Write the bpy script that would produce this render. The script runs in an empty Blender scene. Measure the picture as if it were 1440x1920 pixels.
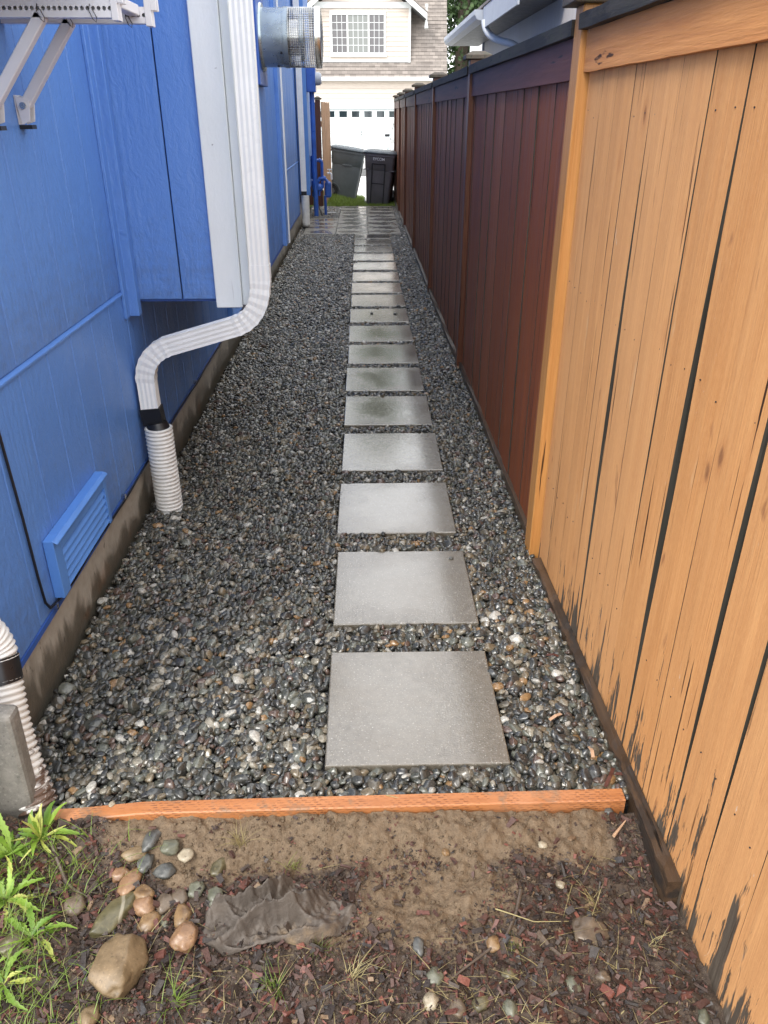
import bpy, bmesh, math, random
import numpy as np
from mathutils import Vector, Matrix, noise as mnoise
random.seed(7); rng = np.random.default_rng(11)
PI = math.pi; R = math.radians
scene = bpy.context.scene; COL = scene.collection

# ------------------------------------------------------------------ camera, light, exposure
CAM_H = 1.5; YAW = R(1.4835); PITCH = R(27.387)
cd = bpy.data.cameras.new('camera'); cam = bpy.data.objects.new('camera', cd); COL.objects.link(cam)
cam.location = (0, 0, CAM_H); cam.rotation_euler = (PI/2 - PITCH, 0, -YAW)
cd.sensor_fit = 'HORIZONTAL'; cd.sensor_width = 36; cd.lens = 36.0
cd.clip_start = .02; cd.clip_end = 900
scene.camera = cam
SUN_EL = R(50); SUN_AZ = R(217)          # azimuth clockwise from +Y
world = bpy.data.worlds.new('World'); scene.world = world; world.use_nodes = True
wn = world.node_tree; wn.nodes.clear()
w_out = wn.nodes.new('ShaderNodeOutputWorld'); w_bg = wn.nodes.new('ShaderNodeBackground')
w_sky = wn.nodes.new('ShaderNodeTexSky'); w_sky.sky_type = 'NISHITA'; w_sky.sun_disc = False
w_sky.sun_elevation = SUN_EL; w_sky.sun_rotation = SUN_AZ; w_sky.dust_density = 4; w_sky.air_density = 1
w_mix = wn.nodes.new('ShaderNodeMix'); w_mix.data_type = 'RGBA'; w_mix.clamp_factor = False
w_mix.inputs[0].default_value = .86                       # an even overcast laid over the clear sky
w_mix.inputs[7].default_value = (13.4, 13.5, 13.7, 1)
wn.links.new(w_sky.outputs[0], w_mix.inputs[6]); wn.links.new(w_mix.outputs[2], w_bg.inputs[0])
wn.links.new(w_bg.outputs[0], w_out.inputs[0]); w_bg.inputs[1].default_value = .12
sl = bpy.data.lights.new('sun', 'SUN'); sl.energy = 1.5; sl.angle = R(24); sl.color = (1, .965, .91)
sun = bpy.data.objects.new('sun', sl); COL.objects.link(sun)
sd = Vector((math.sin(SUN_AZ)*math.cos(SUN_EL), math.cos(SUN_AZ)*math.cos(SUN_EL), math.sin(SUN_EL)))
sun.rotation_euler = sd.to_track_quat('Z', 'Y').to_euler(); sun.location = sd*20
vs = scene.view_settings; vs.view_transform = 'Standard'; vs.look = 'None'; vs.gamma = 1; vs.exposure = .98
vs.use_curve_mapping = False

# ------------------------------------------------------------------ helpers
_f = Vector((math.sin(YAW)*math.cos(PITCH), math.cos(YAW)*math.cos(PITCH), -math.sin(PITCH)))
_r = Vector((math.cos(YAW), -math.sin(YAW), 0)); _u = _r.cross(_f)
def at(px, py, x=None, y=None, z=None):
    """world point of a photo pixel (1440 x 1920) on a plane x=, y= or z="""
    d = _f + _r*(px-720)/1440 + _u*(960-py)/1440
    t = x/d.x if x is not None else (y/d.y if y is not None else (z-CAM_H)/d.z)
    return Vector((0, 0, CAM_H)) + d*t

class MB:
    def __init__(s): s.v = []; s.f = []; s.uv = None
    def add(s, vs_, fs_):
        o = len(s.v); s.v += [tuple(p) for p in vs_]; s.f += [tuple(i+o for i in f) for f in fs_]; return s
    def box(s, x0, x1, y0, y1, z0, z1, m=None):
        p = [(x0,y0,z0),(x1,y0,z0),(x1,y1,z0),(x0,y1,z0),(x0,y0,z1),(x1,y0,z1),(x1,y1,z1),(x0,y1,z1)]
        if m is not None: p = [m @ Vector(q) for q in p]
        return s.add(p, [(0,3,2,1),(4,5,6,7),(0,1,5,4),(1,2,6,5),(2,3,7,6),(3,0,4,7)])
    def prism(s, pts, d, cap=True):
        """closed polygon pts (3d) pushed along vector d"""
        n = len(pts); d = Vector(d); a = [Vector(p) for p in pts]
        fs = [(i, (i+1) % n, (i+1) % n+n, i+n) for i in range(n)]
        if cap: fs += [tuple(range(n-1, -1, -1)), tuple(range(n, 2*n))]
        return s.add(a+[p+d for p in a], fs)
    def tube(s, path, r, seg=10, prof=None, cap=True, up=(0, 0, 1), closed=False):
        path = [Vector(p) for p in path]; n = len(path)
        if not hasattr(r, '__len__'): r = [r]*n
        prof = prof or [(math.cos(2*PI*k/seg), math.sin(2*PI*k/seg)) for k in range(seg)]
        m = len(prof); vs_ = []; upv = Vector(up); prev = None
        for i, p in enumerate(path):
            t = (path[min(i+1, n-1)] - path[max(i-1, 0)]).normalized()
            if prev is None:
                a = upv - t*upv.dot(t)
                if a.length < 1e-3: a = Vector((1, 0, 0)) - t*t.x
            else: a = prev - t*prev.dot(t)
            a.normalize(); prev = a; b = t.cross(a)
            vs_ += [p + (b*q[0] + a*q[1])*r[i] for q in prof]
        fs = [(i*m+k, i*m+(k+1) % m, (i+1)*m+(k+1) % m, (i+1)*m+k) for i in range(n-1) for k in range(m)]
        if cap: fs += [tuple(range(m-1, -1, -1)), tuple((n-1)*m+k for k in range(m))]
        return s.add(vs_, fs)
    def cyl(s, a, b, r, seg=16, r2=None): return s.tube([a, b], [r, r if r2 is None else r2], seg)
    def mesh(s, name, mat=None, smooth=False, bevel=0, bseg=1):
        me = bpy.data.meshes.new(name); me.from_pydata(s.v, [], s.f)
        if bevel:
            bm = bmesh.new(); bm.from_mesh(me)
            es = [e for e in bm.edges if len(e.link_faces) == 2 and e.calc_face_angle(0) > .6]
            bmesh.ops.bevel(bm, geom=es, offset=bevel, segments=bseg, affect='EDGES', profile=.5)
            bm.to_mesh(me); bm.free()
        if smooth:
            me.polygons.foreach_set('use_smooth', [True]*len(me.polygons))
            if smooth != 'all':
                try: me.set_sharp_from_angle(angle=R(40))
                except Exception: pass
        if mat is not None: me.materials.append(mat)
        me.update(); return me

def root_of(o):
    while o.parent: o = o.parent
    return o
def link(name, me, parent=None, loc=(0, 0, 0), rot=(0, 0, 0), scl=(1, 1, 1)):
    o = bpy.data.objects.new(name, me); COL.objects.link(o); o.location = loc; o.rotation_euler = rot; o.scale = scl
    if parent: o.parent = parent
    return o
def build(name, mb, mat, parent=None, smooth=False, bevel=0, bseg=1, local=False, label=None, stuff=False):
    """world-space geometry -> object; under a thing it is re-expressed from the thing's base"""
    if parent is not None and not local:
        L = root_of(parent).location; mb.v = [(p[0]-L.x, p[1]-L.y, p[2]-L.z) for p in mb.v]
    o = link(name, mb.mesh(name, mat, smooth, bevel, bseg), parent)
    if label: o['label'] = label
    if stuff: o['kind'] = 'stuff'
    return o
def tag(o, label, cat, group=None, kind=None):
    o['label'] = label; o['category'] = cat
    if group: o['group'] = group
    if kind: o['kind'] = kind
    return o
def thing(name, loc, label, cat, group=None, rot=(0, 0, 0)):
    o = bpy.data.objects.new(name, None); COL.objects.link(o); o.location = loc; o.rotation_euler = rot
    o.empty_display_size = .1
    return tag(o, label, cat, group)
def struct(name, mb, mat, **k):
    o = build(name, mb, mat, **k); o['kind'] = 'structure'; return o
def fbm(x, y, z=0, o=4, s=1.0): return mnoise.fractal(Vector((x*s, y*s, z*s)), 1.0, 2.1, o)

# ------------------------------------------------------------------ node materials
class NT:
    def __init__(s, name):
        s.m = bpy.data.materials.new(name); s.m.use_nodes = True; s.t = s.m.node_tree; s.t.nodes.clear()
        s.out = s.t.nodes.new('ShaderNodeOutputMaterial'); s.b = s.t.nodes.new('ShaderNodeBsdfPrincipled')
        s.t.links.new(s.b.outputs[0], s.out.inputs[0])
    def n(s, ty, ins=None, **p):
        nd = s.t.nodes.new('ShaderNode'+ty)
        for k, v in p.items(): setattr(nd, k, v)
        for k, v in (ins or {}).items(): s.set(nd, k, v)
        return nd
    def set(s, nd, k, v):
        i = nd.inputs[k]
        if isinstance(v, bpy.types.NodeSocket): s.t.links.new(v, i)
        else:
            if hasattr(v, '__len__') and len(v) == 3 and len(getattr(i, 'default_value', (0,)*3)) == 4: v = (*v, 1)
            i.default_value = v
    def p(s, **k):
        for a, v in k.items(): s.set(s.b, a.replace('_', ' '), v)
        return s
    def coord(s, kind='Object', rnd=True):
        c = s.n('TexCoord').outputs[kind]
        if rnd:
            oi = s.n('ObjectInfo'); a = s.math('MULTIPLY', oi.outputs['Random'], 41.7)
            c = s.n('VectorMath', {0: c, 1: a}, operation='ADD').outputs[0]
        return c
    def math(s, op, a, b=0.0, clamp=False): return s.n('Math', {0: a, 1: b}, operation=op, use_clamp=clamp).outputs[0]
    def scale(s, c, v): return s.n('VectorMath', {0: c, 1: v}, operation='MULTIPLY').outputs[0]
    def noise(s, c, sc, det=4, rough=.55, dist=0, stretch=None):
        if stretch: c = s.scale(c, stretch)
        return s.n('TexNoise', {'Vector': c, 'Scale': sc, 'Detail': det, 'Roughness': rough, 'Distortion': dist}).outputs[0]
    def ramp(s, f, stops, interp='LINEAR'):
        nd = s.n('ValToRGB', {0: f}); cr = nd.color_ramp; cr.interpolation = interp
        while len(cr.elements) < len(stops): cr.elements.new(.5)
        for e, (p_, c) in zip(cr.elements, stops):
            e.position = p_; e.color = (*c, 1) if hasattr(c, '__len__') else (c, c, c, 1)
        return nd.outputs[0]
    def step(s, f, a, b): return s.n('MapRange', {0: f, 1: a, 2: b, 3: 0.0, 4: 1.0}, clamp=True).outputs[0]
    def mix(s, f, a, b, blend='MIX'):
        nd = s.n('Mix', data_type='RGBA', blend_type=blend); s.set(nd, 0, f); s.set(nd, 6, a); s.set(nd, 7, b); return nd.outputs[2]
    def bump(s, h, strength=.3, dist=.002, prev=None):
        ins = {'Height': h, 'Strength': strength, 'Distance': dist}
        if prev is not None: ins['Normal'] = prev
        return s.n('Bump', ins).outputs[0]
    def xyz(s, c): return s.n('SeparateXYZ', {0: c}).outputs
    def comb(s, x, y, z): return s.n('CombineXYZ', {0: x, 1: y, 2: z}).outputs[0]
    def rand(s): return s.n('ObjectInfo').outputs['Random']

def plain(name, col, rough=.5, metal=0, coat=0, var=.12, sc=6, bump=.0, bsc=200, spec=.5):
    t = NT(name); c = t.coord(); f = t.noise(c, sc, 5)
    dark = tuple(v*(1-var) for v in col); lite = tuple(min(1, v*(1+var)) for v in col)
    t.p(Base_Color=t.mix(t.step(f, .3, .7), dark, lite), Metallic=metal, Coat_Weight=coat, Coat_Roughness=.15)
    t.set(t.b, 'Specular IOR Level', spec)
    t.p(Roughness=t.n('MapRange', {0: t.noise(c, sc*3), 1: .3, 2: .7, 3: max(.02, rough-.08), 4: min(1, rough+.08)}).outputs[0])
    if bump: t.p(Normal=t.bump(t.noise(c, bsc, 3), bump, .002))
    return t.m

def m_siding():
    t = NT('blue_siding_paint'); c = t.coord(rnd=False); x, y, z = t.xyz(c); u = t.math('ADD', x, y)
    v = t.comb(u, 0.0, z); rv = t.n('VectorMath', {0: v, 1: t.math('MULTIPLY', t.rand(), 23.0)}, operation='ADD').outputs[0]
    g = t.n('TexWave', {'Vector': t.scale(rv, (1, 1, .10)), 'Scale': 11.0, 'Distortion': 9.0, 'Detail': 3.0, 'Detail Scale': 1.6, 'Detail Roughness': .6}).outputs[1]
    gm = t.step(t.noise(rv, 3.1, 2, stretch=(1, 1, .35)), .50, .64)
    f1 = t.noise(rv, 95, 4, .6, .6, stretch=(1, 1, .8)); f2 = t.noise(rv, 26, 3, .6, 1.2, stretch=(1.0, 1, .45))
    n1 = t.bump(f1, .6, .0030); n2 = t.bump(f2, .50, .007, n1)
    n3 = t.bump(t.math('MULTIPLY', g, gm), .28, .003, n2)
    f = t.noise(rv, 2.2, 5, stretch=(1, 1, .5))
    st = t.noise(rv, 9, 4, .6, stretch=(1, 1, .04))
    col = t.mix(t.step(f, .25, .75), (.092, .215, .560), (.112, .255, .630))
    col = t.mix(t.math('MULTIPLY', t.step(st, .60, .78), .10), col, (.15, .28, .64))
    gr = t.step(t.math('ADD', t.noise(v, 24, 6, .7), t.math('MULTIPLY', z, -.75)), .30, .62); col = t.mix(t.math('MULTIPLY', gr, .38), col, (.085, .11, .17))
    sp_ = t.step(t.noise(v, 85, 2, .5), .735, .76); col = t.mix(t.math('MULTIPLY', sp_, .35), col, (.05, .09, .22))
    t.p(Base_Color=col, Roughness=t.n('MapRange', {0: t.noise(rv, 7, 4, .6, stretch=(1, 1, .3)), 1: .3, 2: .7, 3: .30, 4: .52}).outputs[0], Normal=n3)
    return t.m
def m_trimwhite():
    t = NT('white_trim_paint'); c = t.coord(); f = t.noise(c, 5, 5, .6, stretch=(1, 1, .3))
    d = t.noise(c, 70, 3, .6, stretch=(1, 1, .35))
    col = t.mix(t.step(f, .3, .75), (.70, .73, .73), (.82, .84, .84))
    specks = t.step(t.noise(c, 38, 2, .5), .745, .78)
    col = t.mix(t.math('MULTIPLY', specks, .7), col, (.12, .11, .10))
    ck = t.step(t.noise(c, 60, 2, .5, stretch=(1, 1, .03)), .73, .76)
    col = t.mix(t.math('MULTIPLY', ck, .5), col, (.25, .24, .22))
    t.p(Base_Color=col, Roughness=.5, Normal=t.bump(t.noise(c, 40, 4, .6, .8), .35, .003, t.bump(d, .4, .0018)))
    return t.m
def m_foundation():
    t = NT('wet_foundation_concrete'); c = t.coord(rnd=False); x, y, z = t.xyz(c)
    n = t.noise(c, 7, 6, .62, .4, stretch=(1, 1, .45)); n2 = t.noise(c, 28, 5, .6)
    h = t.math('ADD', t.math('MULTIPLY', z, 4.2), t.math('MULTIPLY', t.math('SUBTRACT', n, .5), 2.2))
    wet = t.step(h, .22, .50)
    dry = t.mix(n2, (.27, .245, .20), (.46, .43, .37)); dk = t.mix(n2, (.090, .080, .062), (.17, .152, .120))
    col = t.mix(wet, dk, dry)
    sp = t.step(t.noise(c, 34, 3, .6, stretch=(1, 1, .4)), .66, .72); col = t.mix(t.math('MULTIPLY', sp, .75), col, (.05, .043, .035))
    rs = t.math('MULTIPLY', t.step(t.noise(c, 4, 4), .55, .68), t.math('SUBTRACT', 1.0, t.step(z, .02, .1)))
    col = t.mix(t.math('MULTIPLY', rs, .6), col, (.20, .09, .035))
    t.p(Base_Color=col, Roughness=t.n('MapRange', {0: wet, 3: .28, 4: .8}).outputs[0], Normal=t.bump(n2, .4, .006, t.bump(t.noise(c, 160, 3), .4, .002)))
    return t.m
def m_paver():
    t = NT('wet_concrete_paver'); c = t.coord('Object', False); r = t.rand()
    rv = t.coord('Object', True); x, y, z = t.xyz(c)
    d = t.n('VectorMath', {0: t.comb(t.math('MULTIPLY', x, .8), t.math('MULTIPLY', y, 1.0), 0.0)}, operation='LENGTH').outputs[1]; wy = t.xyz(t.n('NewGeometry').outputs['Position'])[1]
    big = t.noise(rv, 5.5, 5, .6, .3)
    pud = t.step(t.math('ADD', t.math('MULTIPLY', t.math('SUBTRACT', big, .5), .55), t.math('SUBTRACT', t.n('MapRange', {0: wy, 1: 11.2, 2: 11.4, 3: .21, 4: .15}).outputs[0], d)), -.08, .10); pud = t.math('MULTIPLY', pud, t.n('MapRange', {0: wy, 1: 1.9, 2: 4.0, 3: .55, 4: 1.0}).outputs[0]); pud = t.math('MULTIPLY', pud, t.n('MapRange', {0: wy, 1: 11.2, 2: 11.4, 3: 1.0, 4: .8}).outputs[0])
    fine = t.noise(rv, 170, 3, .7); mid = t.noise(rv, 40, 4, .6)
    col = t.mix(t.step(mid, .3, .7), (.105, .093, .071), (.160, .144, .115))
    col = t.mix(t.math('MULTIPLY', t.step(fine, .60, .68), .7), col, (.58, .56, .51))
    col = t.mix(t.math('MULTIPLY', t.step(fine, .40, .33), .6), col, (.10, .09, .075))
    sp = t.step(t.noise(rv, 24, 3, .6), .70, .73); col = t.mix(t.math('MULTIPLY', sp, .5), col, (.09, .08, .06))
    col = t.mix(t.math('MULTIPLY', pud, .50), col, (.145, .130, .098))
    col = t.mix(t.math('MULTIPLY', t.step(t.noise(rv, 3.2, 5, .62, .4), .50, .66), .45), col, (.125, .100, .066))
    pt_ = t.step(wy, 11.2, 11.3); col = t.mix(t.math('MULTIPLY', pt_, .42), col, (.34, .325, .29))
    rg = t.n('MapRange', {0: pud, 3: t.n('MapRange', {0: wy, 1: 11.2, 2: 11.4, 3: .13, 4: .36}).outputs[0], 4: .07}).outputs[0]
    rg = t.math('ADD', rg, t.math('MULTIPLY', t.math('SUBTRACT', mid, .5), .16), True)
    bs = t.n('MapRange', {0: pud, 3: .7, 4: .10}).outputs[0]
    t.p(Base_Color=col, Roughness=rg, Coat_Weight=t.math('MAXIMUM', t.math('MULTIPLY', pud, .9), t.n('MapRange', {0: wy, 1: 11.2, 2: 11.4, 3: .75, 4: .0}).outputs[0]), Coat_Roughness=.08)
    nb = t.n('Bump', {'Height': fine, 'Strength': bs, 'Distance': .0022}).outputs[0]
    nb = t.n('Bump', {'Height': mid, 'Strength': .16, 'Distance': .004, 'Normal': nb}).outputs[0]
    t.p(Normal=nb); t.set(t.b, 'Specular IOR Level', .85); t.set(t.b, 'Coat IOR', 1.62); t.set(t.b, 'Coat Normal', t.bump(t.noise(rv, 90, 4, .7), .12, .0016))
    return t.m
def m_pebble(name='wet_river_pebble', dry=False):
    t = NT(name); r = t.rand(); g = t.n('NewGeometry').outputs['Position']
    col = t.ramp(r, [(0, (.018, .020, .023)), (.12, (.030, .033, .031)), (.27, (.050, .056, .047)), (.40, (.080, .074, .058)),
                     (.50, (.038, .046, .050)), (.60, (.130, .112, .080)), (.69, (.105, .058, .042)), (.74, (.21, .165, .10)),
                     (.81, (.145, .155, .125)), (.90, (.34, .19, .070)), (.92, (.34, .31, .24)), (.965, (.58, .56, .50))], 'CONSTANT')
    n = t.noise(g, 190, 4, .65); v = t.noise(g, 60, 3, .6, 1.5, stretch=(1, 1, 3))
    col = t.mix(t.step(n, .25, .8), t.mix(.72, col, (.0, .0, .0)), t.mix(.10, col, (.50, .47, .40)))
    col = t.mix(t.math('MULTIPLY', t.step(v, .655, .69), .45), col, (.45, .43, .38))
    t.p(Base_Color=col, Roughness=.34, Coat_Weight=.55, Coat_Roughness=.05, Normal=t.bump(n, .25, .001)); t.set(t.b, 'Specular IOR Level', .42); return t.m
def m_stone(name, a, b, rough=.55, vein=None):
    t = NT(name); c = t.coord(); n = t.noise(c, 26, 6, .65, .3); n2 = t.noise(c, 130, 4, .65)
    col = t.mix(t.step(n, .3, .7), a, b)
    col = t.mix(t.math('MULTIPLY', t.step(n2, .58, .72), .45), col, tuple(min(1, v*1.7) for v in b))
    col = t.mix(t.math('MULTIPLY', t.step(n2, .42, .30), .55), col, tuple(v*.35 for v in a))
    if vein:
        w = t.n('TexWave', {'Vector': c, 'Scale': 5.0, 'Distortion': 3.0, 'Detail': 2.0}).outputs[1]
        col = t.mix(t.math('MULTIPLY', t.step(w, .965, .99), .6), col, vein)
    t.p(Base_Color=col, Roughness=rough, Coat_Weight=.12, Coat_Roughness=.25, Normal=t.bump(n2, .35, .0012, t.bump(n, .3, .004))); return t.m
def wood_common(t, c, ax=(1, 1, .045)):
    g = t.noise(c, 38, 5, .65, .25, stretch=ax); g2 = t.noise(c, 130, 3, .7, stretch=(ax[0], ax[1], ax[2]*.8)); return g, g2
def m_nearfence():
    t = NT('orange_stained_cedar'); c = t.coord(); cw = t.n('NewGeometry').outputs['Position']
    g, g2 = wood_common(t, c); r = t.rand(); x, y, z = t.xyz(cw)
    col = t.mix(t.step(g, .25, .75), (.46, .195, .066), (.64, .320, .125)); col = t.mix(t.math('MULTIPLY', t.step(t.noise(c, 7, 5, .65, .6, stretch=(1, 1, .25)), .42, .68), .5), col, (.44, .20, .075))
    col = t.mix(t.math('MULTIPLY', r, .42), col, (.64, .35, .165))
    vk = t.n('TexVoronoi', {'Vector': t.scale(c, (1, 1, .42)), 'Scale': 6.5}).outputs['Distance']; ring_ = t.step(vk, .075, .04); halo = t.math('MULTIPLY', t.step(vk, .15, .07), .35)
    col = t.mix(halo, col, (.36, .13, .045)); knot = t.noise(c, 9, 3, .5, .5, stretch=(1.6, 1.6, .55))
    col = t.mix(t.math('MULTIPLY', t.step(knot, .69, .75), .75), col, (.23, .085, .04))
    col = t.mix(t.math('MULTIPLY', ring_, .8), col, (.16, .060, .030))
    chipw = t.math('MULTIPLY', t.step(t.noise(c, 26, 4, .7, 1.5, stretch=(1, 1, .35)), .715, .735), .8); col = t.mix(chipw, col, (.58, .52, .46))
    fuzz = t.noise(c, 210, 3, .8, stretch=(1, 1, .25)); col = t.mix(t.math('MULTIPLY', t.step(fuzz, .35, .70), .22), col, (.80, .46, .20))
    pale = t.math('MULTIPLY', t.step(t.noise(c, 16, 4, .6, stretch=(1, 1, .18)), .66, .73), .5)
    col = t.mix(pale, col, (.62, .42, .24))
    crack = t.noise(c, 58, 4, .62, .15, stretch=(1, 1, .018)); cm = t.step(crack, .625, .645)
    crr = t.math('MULTIPLY', cm, t.step(t.noise(c, 3.5, 3, stretch=(1, 1, .5)), .45, .56))
    # worn, peeled stain that climbs from the foot of the boards in streaks
    wn_ = t.noise(c, 34, 6, .70, .3, stretch=(1, 1, .10)); ws = t.noise(cw, 2.6, 3, .55)
    wear = t.step(t.math('ADD', t.math('ADD', wn_, t.math('MULTIPLY', t.math('SUBTRACT', ws, .5), .45)), t.math('MULTIPLY', z, -.42)), .53, .555)
    wl = t.step(t.math('ADD', t.noise(c, 15, 5, .6, .3, stretch=(1, 1, .13)), t.math('MULTIPLY', z, -.62)), .52, .55); wear = t.math('MAXIMUM', wear, wl)
    wcol = t.mix(g2, (.030, .022, .016), (.155, .125, .095)); wcol = t.mix(t.step(g, .62, .72), wcol, (.30, .26, .22))
    col = t.mix(wear, col, wcol); col = t.mix(crr, col, (.045, .022, .012))
    h = t.math('SUBTRACT', t.math('ADD', t.math('MULTIPLY', g, .5), t.math('MULTIPLY', g2, .35)), t.math('ADD', t.math('MULTIPLY', crr, 1.2), t.math('MULTIPLY', wear, .35)))
    t.p(Base_Color=col, Roughness=t.n('MapRange', {0: g2, 3: .55, 4: .72}).outputs[0], Normal=t.bump(h, .7, .0045, t.bump(t.noise(c, 300, 3), .2, .001))); t.set(t.b, 'Specular IOR Level', .22)
    return t.m
def m_farfence():
    t = NT('dark_red_stained_cedar'); c = t.coord(); g, g2 = wood_common(t, c); r = t.rand()
    col = t.mix(t.step(g, .25, .75), (.145, .038, .014), (.285, .084, .030))
    col = t.mix(t.math('MULTIPLY', t.step(r, .55, 1.0), .7), col, (.30, .095, .038))
    st = t.step(t.noise(c, 42, 4, .6, stretch=(1, 1, .02)), .66, .72)
    col = t.mix(t.math('MULTIPLY', st, .55), col, (.26, .20, .19))  # pale streaks paint the sheen of the boards into their colour
    cr = t.step(t.noise(c, 60, 4, .6, stretch=(1, 1, .018)), .64, .67); col = t.mix(cr, col, (.012, .006, .005))
    t.p(Base_Color=col, Roughness=t.n('MapRange', {0: g, 1: .3, 2: .7, 3: .42, 4: .62}).outputs[0], Normal=t.bump(t.math('ADD', g, g2), .4, .0025))
    t.set(t.b, 'Specular IOR Level', .28); return t.m
def m_wood(name, a, b, rough=.55, ax=(1, 1, .05), moss=None, bumpd=.003, crack=True, wear=None):
    t = NT(name); c = t.coord(); g, g2 = wood_common(t, c, ax)
    col = t.mix(t.step(g, .25, .75), a, b)
    if crack: col = t.mix(t.step(t.noise(c, 60, 4, .6, stretch=(ax[0], ax[1], ax[2]*.4)), .64, .67), col, tuple(v*.15 for v in a))
    if moss:
        m = t.step(t.noise(c, 22, 5, .65), .52, .66); col = t.mix(t.math('MULTIPLY', m, .8), col, moss)
    if wear:
        m = t.step(t.noise(c, 11, 5, .65, stretch=tuple(min(1, v*5) for v in ax)), .56, .60); col = t.mix(m, col, wear)
    t.p(Base_Color=col, Roughness=rough, Normal=t.bump(t.math('ADD', g, g2), .5, bumpd)); return t.m
def m_timber():
    t = NT('orange_treated_timber'); c = t.coord(rnd=False); x, y, z = t.xyz(c)
    g = t.noise(c, 60, 5, .65, stretch=(.06, 1, 1))
    col = t.mix(t.step(g, .25, .75), (.30, .105, .032), (.48, .20, .075))
    w_ = t.math('MULTIPLY', t.math('ADD', y, z), 150.0); row = t.math('FLOOR', w_); fr = t.math('SUBTRACT', w_, row)
    q_ = t.math('ADD', t.math('MULTIPLY', x, 46.0), t.math('ADD', t.math('MULTIPLY', row, .37), t.math('MULTIPLY', t.noise(c, 30, 2), 1.6))); fx = t.math('FRACT', q_)
    dash = t.math('MULTIPLY', t.math('MULTIPLY', t.step(fx, .0, .10), t.step(fx, .62, .5)), t.math('MULTIPLY', t.step(fr, .25, .35), t.step(fr, .80, .70)))
    dash = t.math('MULTIPLY', dash, t.step(t.noise(c, 14, 4, .65), .40, .58)); col = t.mix(t.math('MULTIPLY', dash, .7), col, (.15, .05, .02))
    dirt = t.step(t.noise(c, 9, 6, .68, .3), .54, .64); col = t.mix(t.math('MULTIPLY', dirt, .8), col, (.17, .12, .075))
    pale = t.step(t.noise(c, 4, 3), .52, .7); col = t.mix(t.math('MULTIPLY', pale, .30), col, (.58, .30, .17))
    t.p(Base_Color=col, Roughness=.45, Normal=t.bump(t.math('SUBTRACT', g, dash), .5, .002)); return t.m
def m_soil():
    t = NT('damp_sandy_soil'); c = t.coord(rnd=False); n = t.noise(c, 9, 7, .68, .2); n2 = t.noise(c, 70, 5, .7); n3 = t.noise(c, 320, 3, .7)
    a = t.n('Attribute', attribute_name='sand').outputs['Fac']
    dark = t.mix(t.step(n2, .3, .7), (.036, .024, .017), (.088, .060, .040)); sand = t.mix(t.step(n2, .3, .7), (.100, .067, .038), (.190, .132, .078))
    f = t.step(t.math('ADD', a, t.math('MULTIPLY', t.math('SUBTRACT', n, .5), 1.1)), .35, .65)
    col = t.mix(f, dark, sand); col = t.mix(t.math('MULTIPLY', t.step(n3, .60, .72), .5), col, (.36, .29, .20)); col = t.mix(t.math('MULTIPLY', t.step(n3, .38, .28), .6), col, (.03, .02, .015))
    t.p(Base_Color=col, Roughness=t.n('MapRange', {0: n, 3: .45, 4: .85}).outputs[0], Normal=t.bump(n2, .7, .008, t.bump(n3, .7, .003))); return t.m
def m_chip():
    t = NT('shredded_bark_chip'); r = t.rand(); g = t.n('NewGeometry').outputs['Position']
    col = t.ramp(r, [(0, (.016, .010, .008)), (.22, (.034, .017, .012)), (.42, (.075, .028, .019)), (.60, (.048, .032, .023)), (.72, (.125, .038, .026)),
                     (.82, (.060, .022, .016)), (.90, (.20, .062, .042)), (.935, (.23, .15, .085)), (.96, (.035, .035, .036))], 'CONSTANT')
    n = t.noise(g, 240, 4, .65); col = t.mix(t.step(n, .25, .75), t.mix(.45, col, (0, 0, 0)), t.mix(.06, col, (.5, .38, .30)))
    t.p(Base_Color=col, Roughness=.55, Normal=t.bump(n, .6, .0015)); return t.m
def m_leaf(name, a, b, rough=.45):
    t = NT(name); r = t.rand(); g = t.n('NewGeometry').outputs['Position']; n = t.noise(g, 40, 3)
    col = t.mix(t.step(t.math('ADD', t.math('MULTIPLY', r, .5), t.math('MULTIPLY', n, .6)), .2, .8), a, b)
    t.p(Base_Color=col, Roughness=rough, Normal=t.bump(t.noise(g, 160, 3), .3, .001)); t.set(t.b, 'Transmission Weight', 0.0)
    t.set(t.b, 'Subsurface Weight', 0.0)
    tr = t.n('BsdfTranslucent', {'Color': col}); mx = t.n('MixShader', {0: .22, 1: t.b.outputs[0], 2: tr.outputs[0]})
    t.t.links.new(mx.outputs[0], t.out.inputs[0]); return t.m
def m_shingle():
    t = NT('grey_brown_roof_shingles'); c = t.coord(rnd=False); n = t.noise(c, 3, 5)
    br = t.n('TexBrick', {'Vector': t.comb(t.xyz(c)[0], t.xyz(c)[2], 0.0), 'Color1': (.15, .128, .115, 1), 'Color2': (.27, .235, .21, 1), 'Mortar': (.10, .085, .078, 1),
             'Scale': 1.0, 'Mortar Size': .006, 'Brick Width': .26, 'Row Height': .13, 'Bias': 0.0}, offset=.5).outputs[0]
    t.p(Base_Color=t.mix(t.math('MULTIPLY', n, .25), br, (.40, .36, .33)), Roughness=.85, Normal=t.bump(t.noise(c, 60, 3), .4, .01)); return t.m
def m_glass(name, col=(.02, .03, .035), rough=.06):
    t = NT(name); t.p(Base_Color=col, Roughness=rough, Coat_Weight=.5, Coat_Roughness=.03); t.set(t.b, 'Specular IOR Level', .7); return t.m
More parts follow.
